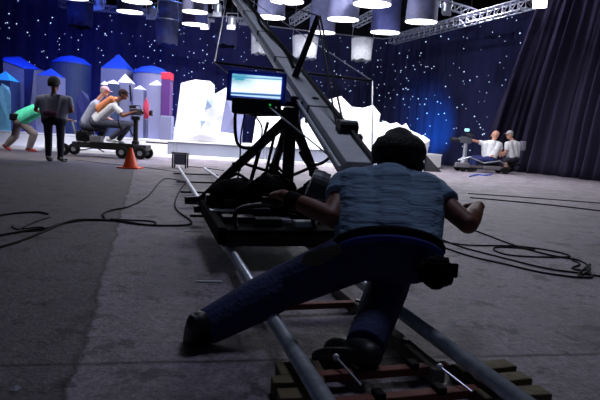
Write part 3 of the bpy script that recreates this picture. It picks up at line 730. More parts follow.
cable('black cable running from the operator elbow to the coil at right', [(474, 230), (500, 240), (520, 247), (550, 255), (578, 260), (590, 268), (582, 275)], 0.009)
cable('black cable loop in the middle of the right hand coil', [(440, 241), (468, 245), (515, 246), (548, 250), (570, 256), (545, 257), (510, 255), (494, 250), (500, 247), (535, 249)], 0.008)
cable('black cable sweeping below the loop towards the right edge', [(438, 238), (462, 247), (500, 257), (545, 268), (580, 273), (606, 277)], 0.008)
cable('lowest black cable from the operator hip to the right edge', [(440, 246), (470, 256), (505, 264), (540, 272), (575, 277), (590, 277)], 0.008)
cable('black cable tangle knotted at the right end of the coil', [(572, 260), (580, 264), (572, 268), (584, 270), (590, 264), (578, 275), (592, 277), (586, 267)], 0.008)
cable('thin black cable lying behind the orange cone', [(76, 160), (110, 164), (140, 167), (165, 170), (190, 174)], 0.008)
cable('thin black rod like cable lying before the stage right of the track', [(187, 166.5), (205, 168), (224, 170.5)], 0.012)
for (x0, y0, x1, y1, lab) in ((196, 281, 222, 281.5, 'white tape strip on the floor left of the near rail'), (175, 207.5, 190, 208.5, 'short white tape mark beside the floor cable bend'), (184, 231, 203, 231.5, 'faint white tape mark just below the dolly outrigger')):
    a = fl(x0, y0, 0.003); c = fl(x1, y1, 0.003)
    tag(obj('tape_mark', B().beam(a, c, 0.02, 0.004), tape_w, base=a), lab, 'tape', 'white tape marks on the floor')
p = fl(15, 388, 0.004)
tag(obj('paper_scrap', B().hull([p + V(v) for v in ((-.012, -.01, -.003), (.01, -.012, -.003), (.014, .008, -.003), (-.008, .012, -.003), (0, 0, .008), (.008, .004, .007))]), tape_w, base=p), 'tiny white scrap on the dark floor at lower left', 'scrap')
p = fl(130.5, 168.3)
cone = thing('traffic_cone', 'bright orange traffic cone on the floor left of the track', 'cone', p)
obj('cone_base', B().box(p + UP * 0.015, (0.44, 0.44, 0.03), bev=0.01), orange, cone)
obj('cone_body', B().lathe([(0.165, 0.03), (0.15, 0.045), (0.035, 0.42), (0.028, 0.43)], p, 28), orange, cone, smooth=True)
p = fl(180, 168)
cs = thing('equipment_stand', 'small dark framed case standing on the floor at the track end', 'case', p)
obj('case_body', B().box(p + V((0, 0, 0.2)), (0.26, 0.2, 0.24), bev=0.01), mat('case_grey', (120, 130, 150), 0.5), cs)
for sx in (-1, 1):
    for sy in (-1, 1): obj('corner_post', B().box(p + V((sx * 0.15, sy * 0.1, 0.18)), (0.03, 0.03, 0.36)), black_metal, cs)
obj('case_lid', B().box(p + V((0, 0, 0.345)), (0.36, 0.24, 0.03), bev=0.008), black_metal, cs)

# ------------------------------------------------------------------ people
def frame(f, up):
    f = V(f).normalized(); up = V(up); x = f.cross(up).normalized(); u = x.cross(f); return x, f, u   # x = right
def hand(b, wrist, a, n, k, curl, side):
    a = V(a).normalized(); n = V(n); n = (n - a * n.dot(a)).normalized(); w = a.cross(n)   # w lateral
    b.ell(wrist + a * 0.048 * k, (0.04 * k, 0.052 * k, 0.017 * k), (w, a, n), 16, 10)
    b.capsule(wrist - a * 0.01 * k, wrist + a * 0.03 * k, 0.025 * k, 0.024 * k)
    for i, (o, ln) in enumerate(((-0.031, 0.86), (-0.011, 1.0), (0.010, 0.94), (0.030, 0.74))):
        o *= side
        p = wrist + a * (0.088 - 0.004 * abs(i - 1)) * k + w * o * k; ang = curl * 0.55
        for q, (l, r) in enumerate(((0.044, 0.0098), (0.028, 0.009), (0.022, 0.0082))):
            d = a * math.cos(ang) + n * math.sin(ang); e_ = p + d * l * ln * k
            b.capsule(p, e_, r * k, r * 0.93 * k, 10); p = e_; ang += curl
    p = wrist + a * 0.022 * k - w * 0.03 * side * k
    for l, da, nn in ((0.045, 0.75, 0.35), (0.033, 0.9, 0.6), (0.025, 0.9, 0.9)):
        d = (a * da - w * side * (0.75 if l > 0.04 else 0.25) + n * nn).normalized(); e_ = p + d * l * k
        b.capsule(p, e_, 0.0115 * k, 0.010 * k, 10); p = e_
def person(label, J, k=1.0, skin=skin_l, shirt=white_cloth, pants=black_cloth, shoe=black_plastic, hair=hair_m, sleeve=0.6, leg=1.0,
           vox=0.011, face=(0, 1, 0), hup=(0, 0, 1), grip=(0.35, 0.35), cap=None, palm=((0, 0, -1), (0, 0, -1)), hair_len=0.0, hdir=(None, None), tw=1.0, hscale=1.0, bald=False, afro=0.0, bag=1.0, hipf=1.0, name='person'):
    J = {a: V(p) for a, p in J.items()}
    pel, neck, head = J['pel'], J['neck'], J['head']
    base = V((pel.x, pel.y, 0))
    root = thing(name, label, 'person', base)
    b = B(); hx, hf, hu = frame(face, hup)
    hs = k * hscale
    HA = (hx, hf, hu)
    def hp(x, y, z): return head + (hx * x + hf * y + hu * z) * hs
    b.ell(hp(0, -0.008, 0.015), (0.076 * hs, 0.097 * hs, 0.102 * hs), HA)
    b.ell(hp(0, 0.03, -0.062), (0.058 * hs, 0.062 * hs, 0.058 * hs), HA)
    b.capsule(hp(0, 0.092, 0.008), hp(0, 0.112, -0.03), 0.011 * hs, 0.015 * hs)
    b.capsule(hp(-0.035, 0.08, 0.03), hp(0.035, 0.08, 0.03), 0.014 * hs)
    b.capsule(hp(-0.018, 0.088, -0.066), hp(0.018, 0.088, -0.066), 0.009 * hs)
    for s in (-1, 1): b.ell(hp(s * 0.078, -0.008, -0.012), (0.012 * hs, 0.022 * hs, 0.032 * hs), HA, 12, 8)
    b.capsule(neck, hp(0, -0.015, -0.05), 0.054 * k, 0.05 * k)
    def torso(b, g, lo=0.0):
        for s in 'LR':
            sh = J['sh' + s].lerp(neck, 0.22); hip = J['hip' + s].lerp(pel, 0.1)
            b.capsule(hip.lerp(sh, lo), sh.lerp(hip, 0.12), (0.098 + g) * k * tw, (0.092 + g) * k * tw)
            b.capsule(neck.lerp(pel, 0.08), J['sh' + s], (0.06 + g) * k, (0.056 + g) * k)
        b.capsule(pel.lerp(neck, lo), neck.lerp(pel, 0.22), (0.11 + g) * k * tw, (0.105 + g) * k * tw)
    torso(b, 0)
    for i, s in enumerate('LR'):
        sh, el, wr = J['sh' + s], J['el' + s], J['wr' + s]
        b.capsule(sh, el, 0.050 * k, 0.039 * k); b.capsule(el, el.lerp(wr, 0.35), 0.040 * k, 0.040 * k); b.capsule(el.lerp(wr, 0.35), wr, 0.040 * k, 0.026 * k)
        hd_ = hdir[i] if hdir[i] is not None else (wr - el)
        hand(b, wr, hd_, palm[i], k, grip[i], 1 if s == 'L' else -1)
        hip, kn, an, toe = J['hip' + s], J['kn' + s], J['an' + s], J['toe' + s]
        b.capsule(hip, kn, 0.083 * k, 0.055 * k); b.capsule(kn, kn.lerp(an, 0.35), 0.054 * k, 0.056 * k); b.capsule(kn.lerp(an, 0.35), an, 0.056 * k, 0.036 * k)
        b.capsule(an, an.lerp(toe, 0.8), 0.034 * k, 0.026 * k)
    body = obj('body', fuse(b, vox, 3), skin, root, smooth=True)
    # clothes
    b = B(); torso(b, 0.016, 0.14)
    for s in 'LR':
        sh, el, wr = J['sh' + s], J['el' + s], J['wr' + s]
        f = min(1, sleeve); e_ = sh.lerp(el, f)
        b.path([sh, e_], [0.070 * k, (0.070 - 0.010 * f) * k], 14)
        b.ell(sh, (0.068 * k,) * 3)
        if sleeve > 1: b.ell(el, (0.056 * k,) * 3); b.path([el, el.lerp(wr, min(0.95, sleeve - 1))], [0.056 * k, 0.042 * k], 14)
    obj('shirt', fuse(b, vox, 4), shirt, root, smooth=True)
    b = B()
    for s in 'LR':
        hip, kn, an = J['hip' + s], J['kn' + s], J['an' + s]
        b.capsule(pel, hip, 0.121 * k * tw * hipf, 0.117 * k * tw * hipf)
        f = min(1, leg * 2)
        b.capsule(hip, hip.lerp(kn, f * 0.98), 0.102 * k, (0.102 - 0.027 * f) * k * bag)
        if leg > 0.5: 
            b.ell(kn, (0.076 * k * bag,) * 3); b.path([kn, kn.lerp(an, 0.35), kn.lerp(an, 0.97)], [0.074 * k * bag, 0.074 * k * bag, 0.058 * k * bag], 14)
    obj('trousers', fuse(b, vox, 4), pants, root, smooth=True)
    for s in 'LR':
        an, toe, kn = J['an' + s], J['toe' + s], J['kn' + s]
        d = (toe - an); sd = V(d); up_ = (kn - an).normalized(); 
        fd_ = d.normalized(); x, f_, u_ = frame(fd_, up_ if abs(up_.dot(fd_)) < 0.95 else (0, 0, 1))
        heel = an - f_ * 0.04 * k - u_ * 0.02 * k
        b = B(); b.capsule(heel, an + f_ * 0.02 * k, 0.045 * k, 0.05 * k); b.capsule(heel, toe - f_ * 0.03 * k, 0.042 * k, 0.036 * k)
        b.ell(an.lerp(toe, 0.72) - u_ * 0.0, (0.05 * k, 0.085 * k, 0.036 * k), (x, f_, u_), 16, 10)
        b.ell(an.lerp(toe, 0.5) - u_ * 0.045 * k, (0.048 * k, 0.15 * k, 0.02 * k), (x, f_, u_), 16, 8)
        nb = fuse(b, vox * 0.8, 2)
        obj('shoe', nb, shoe, root, smooth=True)
    # face and hair
    for s in (-1, 1): obj('eye', B().ell(hp(s * 0.031, 0.087, 0.008), (0.012 * hs, 0.008 * hs, 0.008 * hs), HA, 10, 8), mat('eye_dark', (40, 34, 34), 0.3), body)
    obj('lips', B().ell(hp(0, 0.0975, -0.066), (0.022 * hs, 0.006 * hs, 0.008 * hs), HA, 12, 8), mat('lip', (140, 70, 64), 0.5), body)
    if not bald:
        b = B(); g = 1.07 + afro
        b.ell(hp(0, -0.014, 0.022), (0.079 * hs * g, 0.1 * hs * g, 0.104 * hs * g), HA, 36, 26, fn=lambda l: 1 + (0.03 + 0.25 * afro) * noise.noise(l * 7))
        dl = [v for v in b.bm.verts if ((v.co - head).dot(hf) > 0.045 * hs and (v.co - head).dot(hu) < 0.07 * hs) or (v.co - head).dot(hu) < (-0.05 - hair_len) * hs or ((v.co - head).dot(hf) > 0.0 and (v.co - head).dot(hu) < -0.0 * hs)]
        bmesh.ops.delete(b.bm, geom=dl, context='VERTS')
        bmesh.ops.solidify(b.bm, geom=list(b.bm.faces), thickness=0.012 * hs)
        obj('hair', b, hair, root, smooth=True)
    if cap:
        b = B()
        b.ell(hp(0, -0.012, 0.045), (0.087 * hs, 0.108 * hs, 0.09 * hs), HA, 28, 18)
        dl = [v for v in b.bm.verts if (v.co - head).dot(hu) < 0.035 * hs]
        bmesh.ops.delete(b.bm, geom=dl, context='VERTS')
        bmesh.ops.solidify(b.bm, geom=list(b.bm.faces), thickness=0.008 * hs)
        c_ = obj('cap', b, cap, root, smooth=True)
        obj('cap_brim', B().ell(hp(0, 0.12, 0.045), (0.075 * hs, 0.06 * hs, 0.008 * hs), HA, 20, 8), cap, c_, smooth=True)
    return root

# --- dolly operator
shirt_op = mat('operator_shirt', (128, 156, 186), 0.9, bump=1.0, scale=10, bscale=11, stretch=(0.35, 1.2, 2.6), var=0.08)
jeans = mat('dark_jeans', (40, 46, 88), 0.9, bump=0.4, scale=20, var=0.2)
def onf(x, y, z): return fl(x, y, z)
opJ = dict(pel=at(388, 251, 1.86), neck=at(389, 175, 2.16), head=at(397, 158, 2.25),
           shL=at(345, 187, 2.10), shR=at(432, 193, 2.10), elL=at(331, 217, 1.93), elR=at(468, 224, 1.93),
           hipL=at(363, 253, 1.86), hipR=at(412, 256, 1.86),
           knL=at(285, 286, 1.90), knR=at(397, 262, 2.16), anL=onf(205, 335, 0.12), anR=onf(363, 351, 0.085),
           toeL=onf(190, 352, 0.03), toeR=V((0, 0, 0)))
opJ['toeR'] = opJ['anR'] + V((-0.085, 0.10, -0.045))
opJ['anL'] = at(203, 329, 1.74); opJ['toeL'] = opJ['anL'] + V((-0.015, 0.05, -0.10))
bd = (PBR - PBL).normalized()
pL = PBL.lerp(PBR, 0.06); pR = PBL.lerp(PBR, 0.95)
opJ['wrL'] = pL + V((0.035, -0.075, 0.034)); opJ['wrR'] = pR + V((-0.0, -0.08, 0.034))
person('person in blue grey shirt and dark jeans crouching low to push the dolly', opJ, 1.0, skin_d, shirt_op, jeans, black_plastic, hair_m, sleeve=0.42, vox=0.007,
       face=(-0.05, 1, -0.45), hup=(0, 0.45, 1), grip=(1.15, 1.15), palm=((0, 0.2, -1), (0, 0.2, -1)), hdir=((-0.35, 0.9, -0.05), (0.12, 0.95, -0.05)), hair_len=0.06, hscale=0.98, tw=0.98, afro=0.04, bag=1.15, hipf=0.93)
op = [o for o in COL.objects if o.name.startswith('person')][-1]
w = opJ['pel']
# belt, shirt tail, pouch, gloves, wrist band
tz = (opJ['neck'] - opJ['pel']).normalized(); bxx = (opJ['hipR'] - opJ['hipL']).normalized(); byy = tz.cross(bxx).normalized()
hc = opJ['head']
obj('hair_puff', B().ell(hc + V((0.0, -0.03, 0.03)), (0.122, 0.10, 0.088), fn=lambda l: 1 + 0.06 * noise.noise(l * 4)).ell(hc + V((0.062, -0.05, -0.028)), (0.05, 0.05, 0.042)), hair_m, op, smooth=True)
bc_ = opJ['pel'] + tz * 0.01
def ringpath(c, ax, ay, rx, ry, n=28): return [c + ax * math.cos(2 * PI * i / n) * rx + ay * math.sin(2 * PI * i / n) * ry for i in range(n + 1)]
obj('belt', B().path(ringpath(bc_, bxx, byy, 0.200, 0.116), 0.018, 8), black_cloth, op, smooth=True)
obj('waistband', B().path(ringpath(bc_ - tz * 0.035, bxx, byy, 0.196, 0.114), 0.014, 8), mat('blue_cotton', (30, 38, 130), 0.9), op, smooth=True)
pc = at(436, 272, 1.70)
pch = obj('hip_pouch', B().ell(pc, (0.062, 0.05, 0.058), fn=lambda l: 1 + 0.18 * noise.noise(l * 3)).box(pc + V((0.03, 0, -0.01)), (0.06, 0.06, 0.07), bev=0.02), black_cloth, op)
obj('pouch_flap', B().box(pc + V((0.01, -0.048, 0.02)), (0.1, 0.012, 0.05), bev=0.005), black_cloth, pch)
gc = at(322, 258, 1.66)
obj('tucked_glove', B().hull([gc + V(v) for v in ((-0.07, 0, -0.02), (-0.06, -0.02, 0.015), (0.0, -0.02, 0.04), (0.06, -0.01, 0.055), (0.07, 0.02, 0.02), (0.0, 0.02, -0.03), (-0.05, 0.02, -0.035))]), mat('olive_glove', (92, 92, 78), 0.9, bump=0.4), op)
for s_ in 'L':
    e_, q = opJ['el' + s_], opJ['wr' + s_]; obj('wrist_band', B().tube(e_.lerp(q, 0.62), e_.lerp(q, 0.86), 0.038, 0.034, 16), black_cloth, op, smooth=False)

# --- standing man
Ys = fl(54, 161.5).y; s_k = 1.06
J = dict(pel=at(54, 118, Ys), neck=at(54, 95, Ys), head=at(54.5, 84.5, Ys + 0.02), shL=at(39.5, 98.5, Ys), shR=at(69, 99.5, Ys), elL=at(35.5, 110, Ys), elR=at(72, 111, Ys),
         wrL=at(41, 112, Ys + 0.25), wrR=at(66, 113, Ys + 0.25), hipL=at(48, 120, Ys), hipR=at(60.5, 120.5, Ys), knL=at(48.5, 140, Ys + .02), knR=at(60.5, 140, Ys + .02),
         anL=fl(48.5, 161, 0.09), anR=fl(60.5, 160.5, 0.09), toeL=V(), toeR=V())
for s in 'LR': J['an' + s] = V((at(48.5 if s == 'L' else 60.5, 158, Ys).x, Ys, 0.09)); J['toe' + s] = J['an' + s] + V((-0.04 if s == 'L' else 0.04, 0.2, -0.045))
person('standing person in dark grey t shirt and black trousers seen from behind', J, s_k, skin_d, mat('charcoal_tee', (126, 127, 148), 0.9, bump=0.3), mat('black_trousers', (24, 26, 44), 0.9), black_plastic, hair_m, sleeve=0.7, face=(0.1, 1, 0), afro=0.3, hscale=1.08, tw=1.15)
stn_ = COL.objects[-1]
stn_ = [o for o in COL.objects if o.get('label', '').startswith('standing person')][0]
obj('waist_pouch', B().ell(at(50, 113.5, Ys - 0.2), (0.17, 0.06, 0.07)), mat('maroon_cloth', (84, 44, 70), 0.9), stn_, smooth=True)

# --- green shirt grip
Yg = 15.2
J = dict(pel=at(19, 118, Yg), neck=at(40, 108.5, Yg), head=at(47, 104, Yg), shL=at(37, 110, Yg + 0.2), shR=at(38, 111, Yg - 0.2), elL=at(54, 117, Yg + .2), elR=at(54, 119, Yg - .2),
         wrL=at(66, 119, Yg + .15), wrR=at(69, 120, Yg - .1), hipL=at(19, 120, Yg + .1), hipR=at(20, 121, Yg - .1), knL=at(15, 136, Yg + .1), knR=at(34, 134, Yg - .12),
         anL=at(6, 147, Yg + .1), anR=at(29, 149, Yg - .12), toeL=V(), toeR=V())
J['anR'].z = 0.09; J['anL'].z = 0.13
J['toeR'] = J['anR'] + V((0.2, 0, -0.045)); J['toeL'] = J['anL'] + V((0.13, 0, -0.10))
g = person('person in mint green shirt and grey trousers bending to push the camera dolly', J, 1.22, skin_d, mat('mint_shirt', (90, 232, 185), 0.9, bump=0.3), mat('grey_trousers', (120, 110, 110), 0.9), mat('red_shoe', (150, 60, 60), 0.7), hair_m, sleeve=0.9, face=(1, 0, -0.2), hup=(0.2, 0, 1), tw=1.35, bag=1.2)
obj('waist_bag', B().box(at(14, 117, Yg - 0.24), (0.24, 0.12, 0.2), bev=0.04), black_cloth, g)

# --- cameraman with orange vest on the left dolly
Yc = 14.5
J = dict(pel=at(94, 121, Yc), neck=at(116, 102, Yc), head=at(123.5, 94.5, Yc), shL=at(113, 105, Yc + .2), shR=at(114, 106, Yc - .2), elL=at(124, 115, Yc + .24), elR=at(123, 116, Yc - .24),
         wrL=at(136, 111, Yc + .12), wrR=at(134, 112, Yc - .12), hipL=at(95, 123, Yc + .1), hipR=at(95, 123, Yc - .1), knL=at(130, 124, Yc + .16), knR=at(128, 125.5, Yc - .2),
         anL=at(118, 141, Yc + .16), anR=at(110, 139, Yc - .22), toeL=V(), toeR=V())
for s in 'LR': J['toe' + s] = J['an' + s] + V((0.2, 0, -0.05))
c1 = person('seated person in white shirt and orange vest operating the left dolly camera', J, 1.22, skin_d, white_cloth, mat('grey_jeans', (66, 68, 86), 0.9), white_cloth, hair_m, sleeve=0.75, face=(1, 0.1, -0.1), cap=mat('dark_cap', (52, 34, 44), 0.9))
b = B(); a0 = J['pel'].lerp(J['neck'], 0.5); a1 = J['neck'] + V((-0.02, 0, 0.03))
b.capsule(a0 + V((-0.09, -0.1, 0.07)), a1 + V((-0.05, -0.17, 0.03)), 0.14, 0.10).capsule(a0 + V((-0.09, 0.1, 0.07)), a1 + V((-0.05, 0.15, 0.03)), 0.14, 0.10)
obj('vest', fuse(b, 0.012, 4), mat('orange_vest', (240, 150, 100), 0.85), c1, smooth=True)
Yd = 15.0
J = dict(pel=at(84, 124, Yd), neck=at(98, 100, Yd), head=at(105, 91.5, Yd), shL=at(97, 104, Yd + .19), shR=at(95, 104, Yd - .19), elL=at(104, 116, Yd + .24), elR=at(103, 116, Yd - .2),
         wrL=at(112, 120, Yd + .2), wrR=at(113, 121, Yd - .1), hipL=at(85, 126, Yd + .1), hipR=at(85, 126, Yd - .1), knL=at(105, 127, Yd + .16), knR=at(106, 128, Yd - .12),
         anL=at(96, 143, Yd + .16), anR=at(99, 143, Yd - .12), toeL=V(), toeR=V())
for s in 'LR': J['toe' + s] = J['an' + s] + V((0.2, 0, -0.05))
person('person in pale grey shirt and pink cap hunched behind the orange vest', J, 1.2, skin_l, mat('pale_grey_shirt', (168, 172, 196), 0.9), mat('slate_jeans', (70, 74, 100), 0.9), black_plastic, hair_g, sleeve=0.8, face=(1, 0, -0.25), hup=(0.25, 0, 1), cap=mat('pink_cap', (225, 170, 185), 0.9))

# --- pair on the right dolly
Yr = 18.6
J = dict(pel=at(489, 158, Yr), neck=at(493, 141, Yr), head=at(495.5, 134.8, Yr), shL=at(484, 143.5, Yr + .1), shR=at(500, 144.5, Yr - .05), elL=at(475, 141, Yr + .15), elR=at(501, 154, Yr - .1),
         wrL=at(468, 139, Yr + .1), wrR=at(494, 155, Yr - .2), hipL=at(486, 159, Yr + .1), hipR=at(491, 159.5, Yr - .12), knL=at(473, 158, Yr + .12), knR=at(476, 160, Yr - .2),
         anL=at(470, 167, Yr + .1), anR=at(474, 169, Yr - .2), toeL=V(), toeR=V())
for s in 'LR': J['toe' + s] = J['an' + s] + V((-0.2, 0, -0.05))
person('bald person in white t shirt and navy jeans reaching to the camera at right', J, 1.32, skin_l, white_cloth, mat('navy_jeans', (34, 42, 100), 0.9), black_plastic, hair_g, sleeve=0.55, face=(-0.9, 0.3, -0.1), bald=True, tw=1.15)
J = dict(pel=at(514, 158, Yr + .2), neck=at(513, 141, Yr + .2), head=at(509.5, 135, Yr + .2), shL=at(507, 144, Yr), shR=at(518, 144, Yr + .3), elL=at(506, 152, Yr - .05), elR=at(513, 153, Yr + .35),
         wrL=at(499, 155, Yr - .05), wrR=at(504, 155, Yr + .3), hipL=at(511, 159, Yr + .1), hipR=at(515, 159, Yr + .3), knL=at(505, 161, Yr - .05), knR=at(507, 161, Yr + .4),
         anL=at(506.5, 171, Yr - .1), anR=at(511, 170, Yr + .35), toeL=V(), toeR=V())
for s in 'LR': J['an' + s].z = max(0.09, J['an' + s].z); J['toe' + s] = J['an' + s] + V((-0.17, -0.1, -0.045))
r2 = person('person with grey cap, white shirt and dark shorts at right end of the dolly', J, 1.26, skin_l, white_cloth, mat('dark_shorts', (48, 44, 62), 0.9), black_plastic, hair_g, sleeve=0.8, leg=0.5, face=(-0.95, -0.3, -0.1), cap=mat('grey_cap', (176, 170, 176), 0.9), tw=1.1)
obj('backpack', B().box(at(522.5, 146, Yr + .25), (0.16, 0.3, 0.36), bev=0.04), mat('grey_pack', (110, 108, 124), 0.9), r2)

# ------------------------------------------------------------------ camera dollies
def cam_unit(p, d, root, k=1.0):
    d = V(d).normalized(); x = d.cross(UP).normalized(); u = x.cross(d); A = (x, d, u)
    c = obj('camera_body', B().box(p, (0.16 * k, 0.36 * k, 0.2 * k), A, bev=0.02), mat('camera_grey', (62, 62, 72), 0.5), root)
    obj('lens', B().lathe([(0.05 * k, 0), (0.055 * k, 0.1 * k), (0.075 * k, 0.2 * k), (0.075 * k, 0.24 * k)], p + d * 0.18 * k, 16, (x, u, d)), black_plastic, c)
    obj('viewfinder', B().box(p - d * 0.12 * k + u * 0.15 * k - x * 0.08, (0.09 * k, 0.2 * k, 0.08 * k), A, bev=0.01), black_plastic, c)
    obj('carry_handle', B().path([p - d * .1 * k + u * .1 * k, p - d * .1 * k + u * .19 * k, p + d * .12 * k + u * .19 * k, p + d * .12 * k + u * .1 * k], 0.014 * k, 8), black_metal, c)
    obj('matte_box', B().box(p + d * 0.46 * k, (0.2 * k, 0.05 * k, 0.17 * k), A, bev=0.008), black_plastic, c)
# left dolly
Yl = 14.45
q = fl(108, 158); base = V((at(108, 150, Yl).x, Yl, 0))
ld = thing('camera_dolly', 'long dark camera dolly carrying two people before the left stage', 'dolly', base)
xa = at(72, 150, Yl).x; xb = at(152, 150, Yl).x; xm = (xa + xb) / 2
obj('chassis', B().box((xm, Yl, 0.33), (xb - xa - 0.2, 0.5, 0.16), bev=0.02), mat('dolly_dark', (46, 46, 50), 0.5, 0.3), ld)
obj('side_panel', B().box((xm + 0.1, Yl - 0.265, 0.33), (1.2, 0.03, 0.2), bev=0.01), black_metal, ld)
for wx in (at(69, 150, Yl).x, at(126, 150, Yl).x, at(144, 150, Yl).x):
    for sy in (-0.33, 0.33):
        w_ = obj('wheel', B().lathe([(0.11, -0.05), (0.165, -0.045), (0.175, 0), (0.165, 0.045), (0.11, 0.05)], (wx, Yl + sy, 0.177), 24, (V((1, 0, 0)), V((0, 0, 1)), V((0, 1, 0)))), rubber, ld)
        obj('hub', B().lathe([(0.02, -0.06), (0.07, -0.055), (0.07, 0.055), (0.02, 0.06)], (wx, Yl + sy, 0.177), 16, (V((1, 0, 0)), V((0, 0, 1)), V((0, 1, 0)))), alu, w_)
p = at(94, 129, Yl)
obj('seat', B().box((p.x, Yl, p.z - 0.02), (0.42, 0.4, 0.08), bev=0.03), black_cloth, ld)
obj('seat_post', B().tube((p.x, Yl, 0.3), (p.x, Yl, p.z - 0.05), 0.03), alu, ld)
p = at(85, 132, 15.0)
obj('seat', B().box((p.x, 15.0, p.z - 0.02), (0.4, 0.4, 0.08), bev=0.03), black_cloth, ld)
obj('seat_post', B().path([(p.x, 15.0, p.z - 0.05), (p.x, 14.9, 0.3), (p.x + 0.1, Yl + 0.2, 0.29)], 0.03), alu, ld)
p = at(136, 112, Yl)
obj('column', B().lathe([(0.11, 0.3), (0.1, 0.5), (0.07, 0.52), (0.07, p.z - 0.25), (0.12, p.z - 0.22), (0.12, p.z - 0.12)], (p.x, Yl, 0), 20), black_metal, ld, smooth=False)
cam_unit(V((p.x, Yl, p.z)), (1, 0.1, -0.02), ld, 0.95)
obj('hood_cloth', B().hull([at(146, 97, Yl - .1), at(149, 104, Yl), at(149, 118, Yl - .1), at(144, 119, Yl - .15), at(143, 106, Yl - .2), at(146, 110, Yl + .15)]), mat('red_hood', (214, 60, 100), 0.8), ld)
obj('push_handle', B().tube(at(146, 142, Yl), at(168, 143.5, Yl - .1), 0.022), black_metal, ld)
obj('steering_post', B().path([at(80, 146, Yl), at(76, 135, Yl), at(72, 122, Yl), at(76, 121, Yl - .1)], 0.025, 8), alu, ld)
obj('hydraulic_unit', B().box(at(84, 136, Yl - .1), (0.36, 0.3, 0.3), bev=0.04).tube(at(78, 140, Yl - .2), at(92, 128, Yl - .1), 0.05), black_metal, ld)
obj('monitor_arm', B().tube(at(131, 102, Yl), at(130, 85, Yl), 0.025), black_metal, ld)
obj('battery_box', B().box((xa + 0.75, Yl - 0.1, 0.5), (0.3, 0.3, 0.2), bev=0.02), mat('dolly_grey', (112, 108, 116), 0.6, 0.2), ld)
for k, pts in enumerate(([(76, 138), (82, 130), (88, 136), (84, 144)], [(72, 145), (80, 150), (95, 148), (104, 152)], [(118, 120), (122, 132), (128, 128), (133, 136)])):
    obj('cable', B().path(bez([at(x, y, Yl - .33) for x, y in pts], 8), 0.018, 6), rubber, ld)
# right dolly
rd = thing('camera_dolly', 'cluttered grey camera dolly beside the black curtain at right', 'dolly', V((at(484, 166, Yr).x, Yr, 0)))
xa = at(456, 170, Yr).x; xb = at(506, 170, Yr).x
obj('chassis', B().box(((xa + xb) / 2, Yr, 0.2), (xb - xa, 0.6, 0.10), bev=0.02), mat('dolly_brown', (96, 86, 88), 0.6, 0.2), rd)
for wx in (xa + 0.15, xb - 0.15):
    for sy in (-0.33, 0.33):
        obj('wheel', B().lathe([(0.08, -0.05), (0.13, -0.045), (0.13, 0.045), (0.08, 0.05)], (wx, Yr + sy, 0.132), 20, (V((1, 0, 0)), V((0, 0, 1)), V((0, 1, 0)))), rubber, rd)
obj('seat', B().box(at(490, 164.5, Yr), (0.5, 0.4, 0.07), bev=0.02), black_cloth, rd)
obj('seat', B().box(at(514, 164.5, Yr + .2), (0.36, 0.4, 0.07), bev=0.02), black_cloth, rd)
a = at(490, 164, Yr); c = at(514, 164, Yr + .2)
obj('seat_post', B().tube((a.x, a.y, 0.25), a, 0.03).path([(xb - .1, Yr, 0.22), (c.x, c.y, 0.25), c], 0.03), black_metal, rd)
p = at(466, 140, Yr)
obj('column', B().lathe([(0.16, 0.22), (0.12, 0.5), (0.07, 0.55), (0.07, p.z - 0.12)], (p.x, Yr, 0), 18), alu, rd, smooth=False)
cam_unit(V((p.x, Yr, p.z)), (-1, 0.3, 0), rd, 1.15)
obj('top_lamp', B().box(at(467, 130, Yr), (0.16, 0.1, 0.1), bev=0.02), mat('cyan_lamp', (160, 240, 250), 0.5, emit=0.9), rd)
obj('boom_box', B().box(at(462, 165, Yr - .3), (0.5, 0.2, 0.18), bev=0.03).box(at(492, 168, Yr - .3), (0.6, 0.16, 0.14), bev=0.03), mat('dolly_grey', (112, 108, 116), 0.6, 0.2), rd)
obj('grip_rail', B().path([at(458, 160, Yr - .3), at(470, 157, Yr - .35), at(484, 163, Yr - .35), at(500, 161, Yr - .35), at(508, 166, Yr - .3)], 0.025, 8), alu, rd)
obj('floor_plate', B().box(at(470, 173.5, Yr - .4) * 1.0, (1.1, 0.3, 0.03)), grey_wood, rd)
tag(obj('blue_cord', B().path(bez([fl(470, 176.5, .012), fl(478, 174.8, .012), fl(486, 175.5, .012), fl(492, 174, .012)], 8), 0.03, 6), mat('blue_cord', (40, 80, 190), 0.6), base=fl(478, 175)), 'short blue cord on the floor in front of the right dolly', 'cord')

# ------------------------------------------------------------------ lights
def area(name, loc, size, power, col, target=None, spread=180, shape='DISK', sy=None):
    l = bpy.data.lights.new(name, 'AREA'); l.shape = shape; l.size = size; l.energy = power; l.color = col; l.spread = math.radians(spread)
    if sy: l.size_y = sy
    o = bpy.data.objects.new(name, l); COL.objects.link(o); o.location = V(loc)
    d = (V(target) - V(loc)) if target is not None else V((0, 0, -1))
    o.rotation_euler = d.to_track_quat('-Z', 'Y').to_euler(); return o
def spot(name, loc, target, power, col, angle, blend=0.6, r=0.15):
    l = bpy.data.lights.new(name, 'SPOT'); l.energy = power; l.color = col; l.spot_size = math.radians(angle); l.spot_blend = blend; l.shadow_soft_size = r
    o = bpy.data.objects.new(name, l); COL.objects.link(o); o.location = V(loc)
    o.rotation_euler = (V(target) - V(loc)).to_track_quat('-Z', 'Y').to_euler(); return o
LP = 100.0
for P, rad in light_xy:
    pw = LP * (0.3 if P.x < -3.6 else 1.0)
    area('space_lamp', P - UP * 0.03, rad * 1.7, pw, (0.93, 0.95, 1.0))
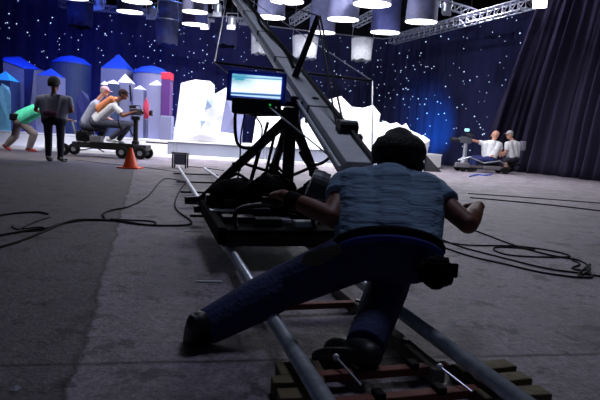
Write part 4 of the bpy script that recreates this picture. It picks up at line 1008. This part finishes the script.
# ice key lights from the front grid
for x in (-3.0, 1.6):
    spot('ice_key_lamp', (x, 12.5, 7.6), (x + 0.2, 18.2, 1.6), 2600, (0.97, 0.97, 1.0), 50)
spot('blue_wash_lamp', (-9.5, 15.5, 8.0), (-8.2, 19.5, 2.2), 1500, (0.08, 0.16, 1.0), 70)
spot('blue_wash_lamp', (-5.0, 21.5, 7.8), (-6.6, 18.4, 2.6), 1500, (0.06, 0.2, 1.0), 75)
spot('blue_wash_lamp', (4.9, 23.0, 0.75), (6.5, 25.6, 1.9), 1700, (0.02, 0.36, 1.0), 66, blend=1.0)
spot('left_crew_fill', (-7.0, 10.8, 7.8), (-6.0, 14.6, 0.6), 2200, (1.0, 0.97, 0.97), 56)  # unseen spot added to brighten the left crew and nearby floor
spot('right_crew_fill', (5.0, 12.0, 8.0), (7.2, 18.5, 0.9), 1300, (1.0, 0.98, 0.98), 26)  # unseen spot added to brighten the two people on the right dolly
spot('magenta_lamp', (-3.2, 15.0, 7.9), (-4.9, 18.6, 2.6), 250, (1.0, 0.08, 0.5), 26)
spot('flood_beam', at(540, 3, 18.2) + fd * 0.12, (2, 9, 0), 900, (0.92, 0.95, 1.0), 120, r=0.2)
spot('blue_wash_lamp', (-7.5, 19.6, 0.8), (-8.5, 25.2, 3.0), 900, (0.03, 0.08, 1.0), 110)
spot('drape_fill', (4.6, 21.5, 8.2), (9.8, 16.0, 2.8), 1500, (0.82, 0.80, 1.0), 90)  # added light, no visible source: lifts the black drape and its folds
spot('drape_fill', (-1.0, 12.0, 8.3), (2.0, 27.0, 3.6), 1800, (0.75, 0.8, 1.0), 95)  # added light, no visible source: lifts the star cloth
area('overhead_fill', (1.2, 5.0, 8.3), 2.0, 105, (0.70, 0.76, 1.0), (1.2, 4.6, 0), 150)  # unseen overhead light added as fill for the dim foreground
w = bpy.data.worlds.new('world'); S.world = w; w.use_nodes = True
bg = w.node_tree.nodes['Background']; bg.inputs[0].default_value = (0.30, 0.42, 0.75, 1); bg.inputs[1].default_value = 0.05
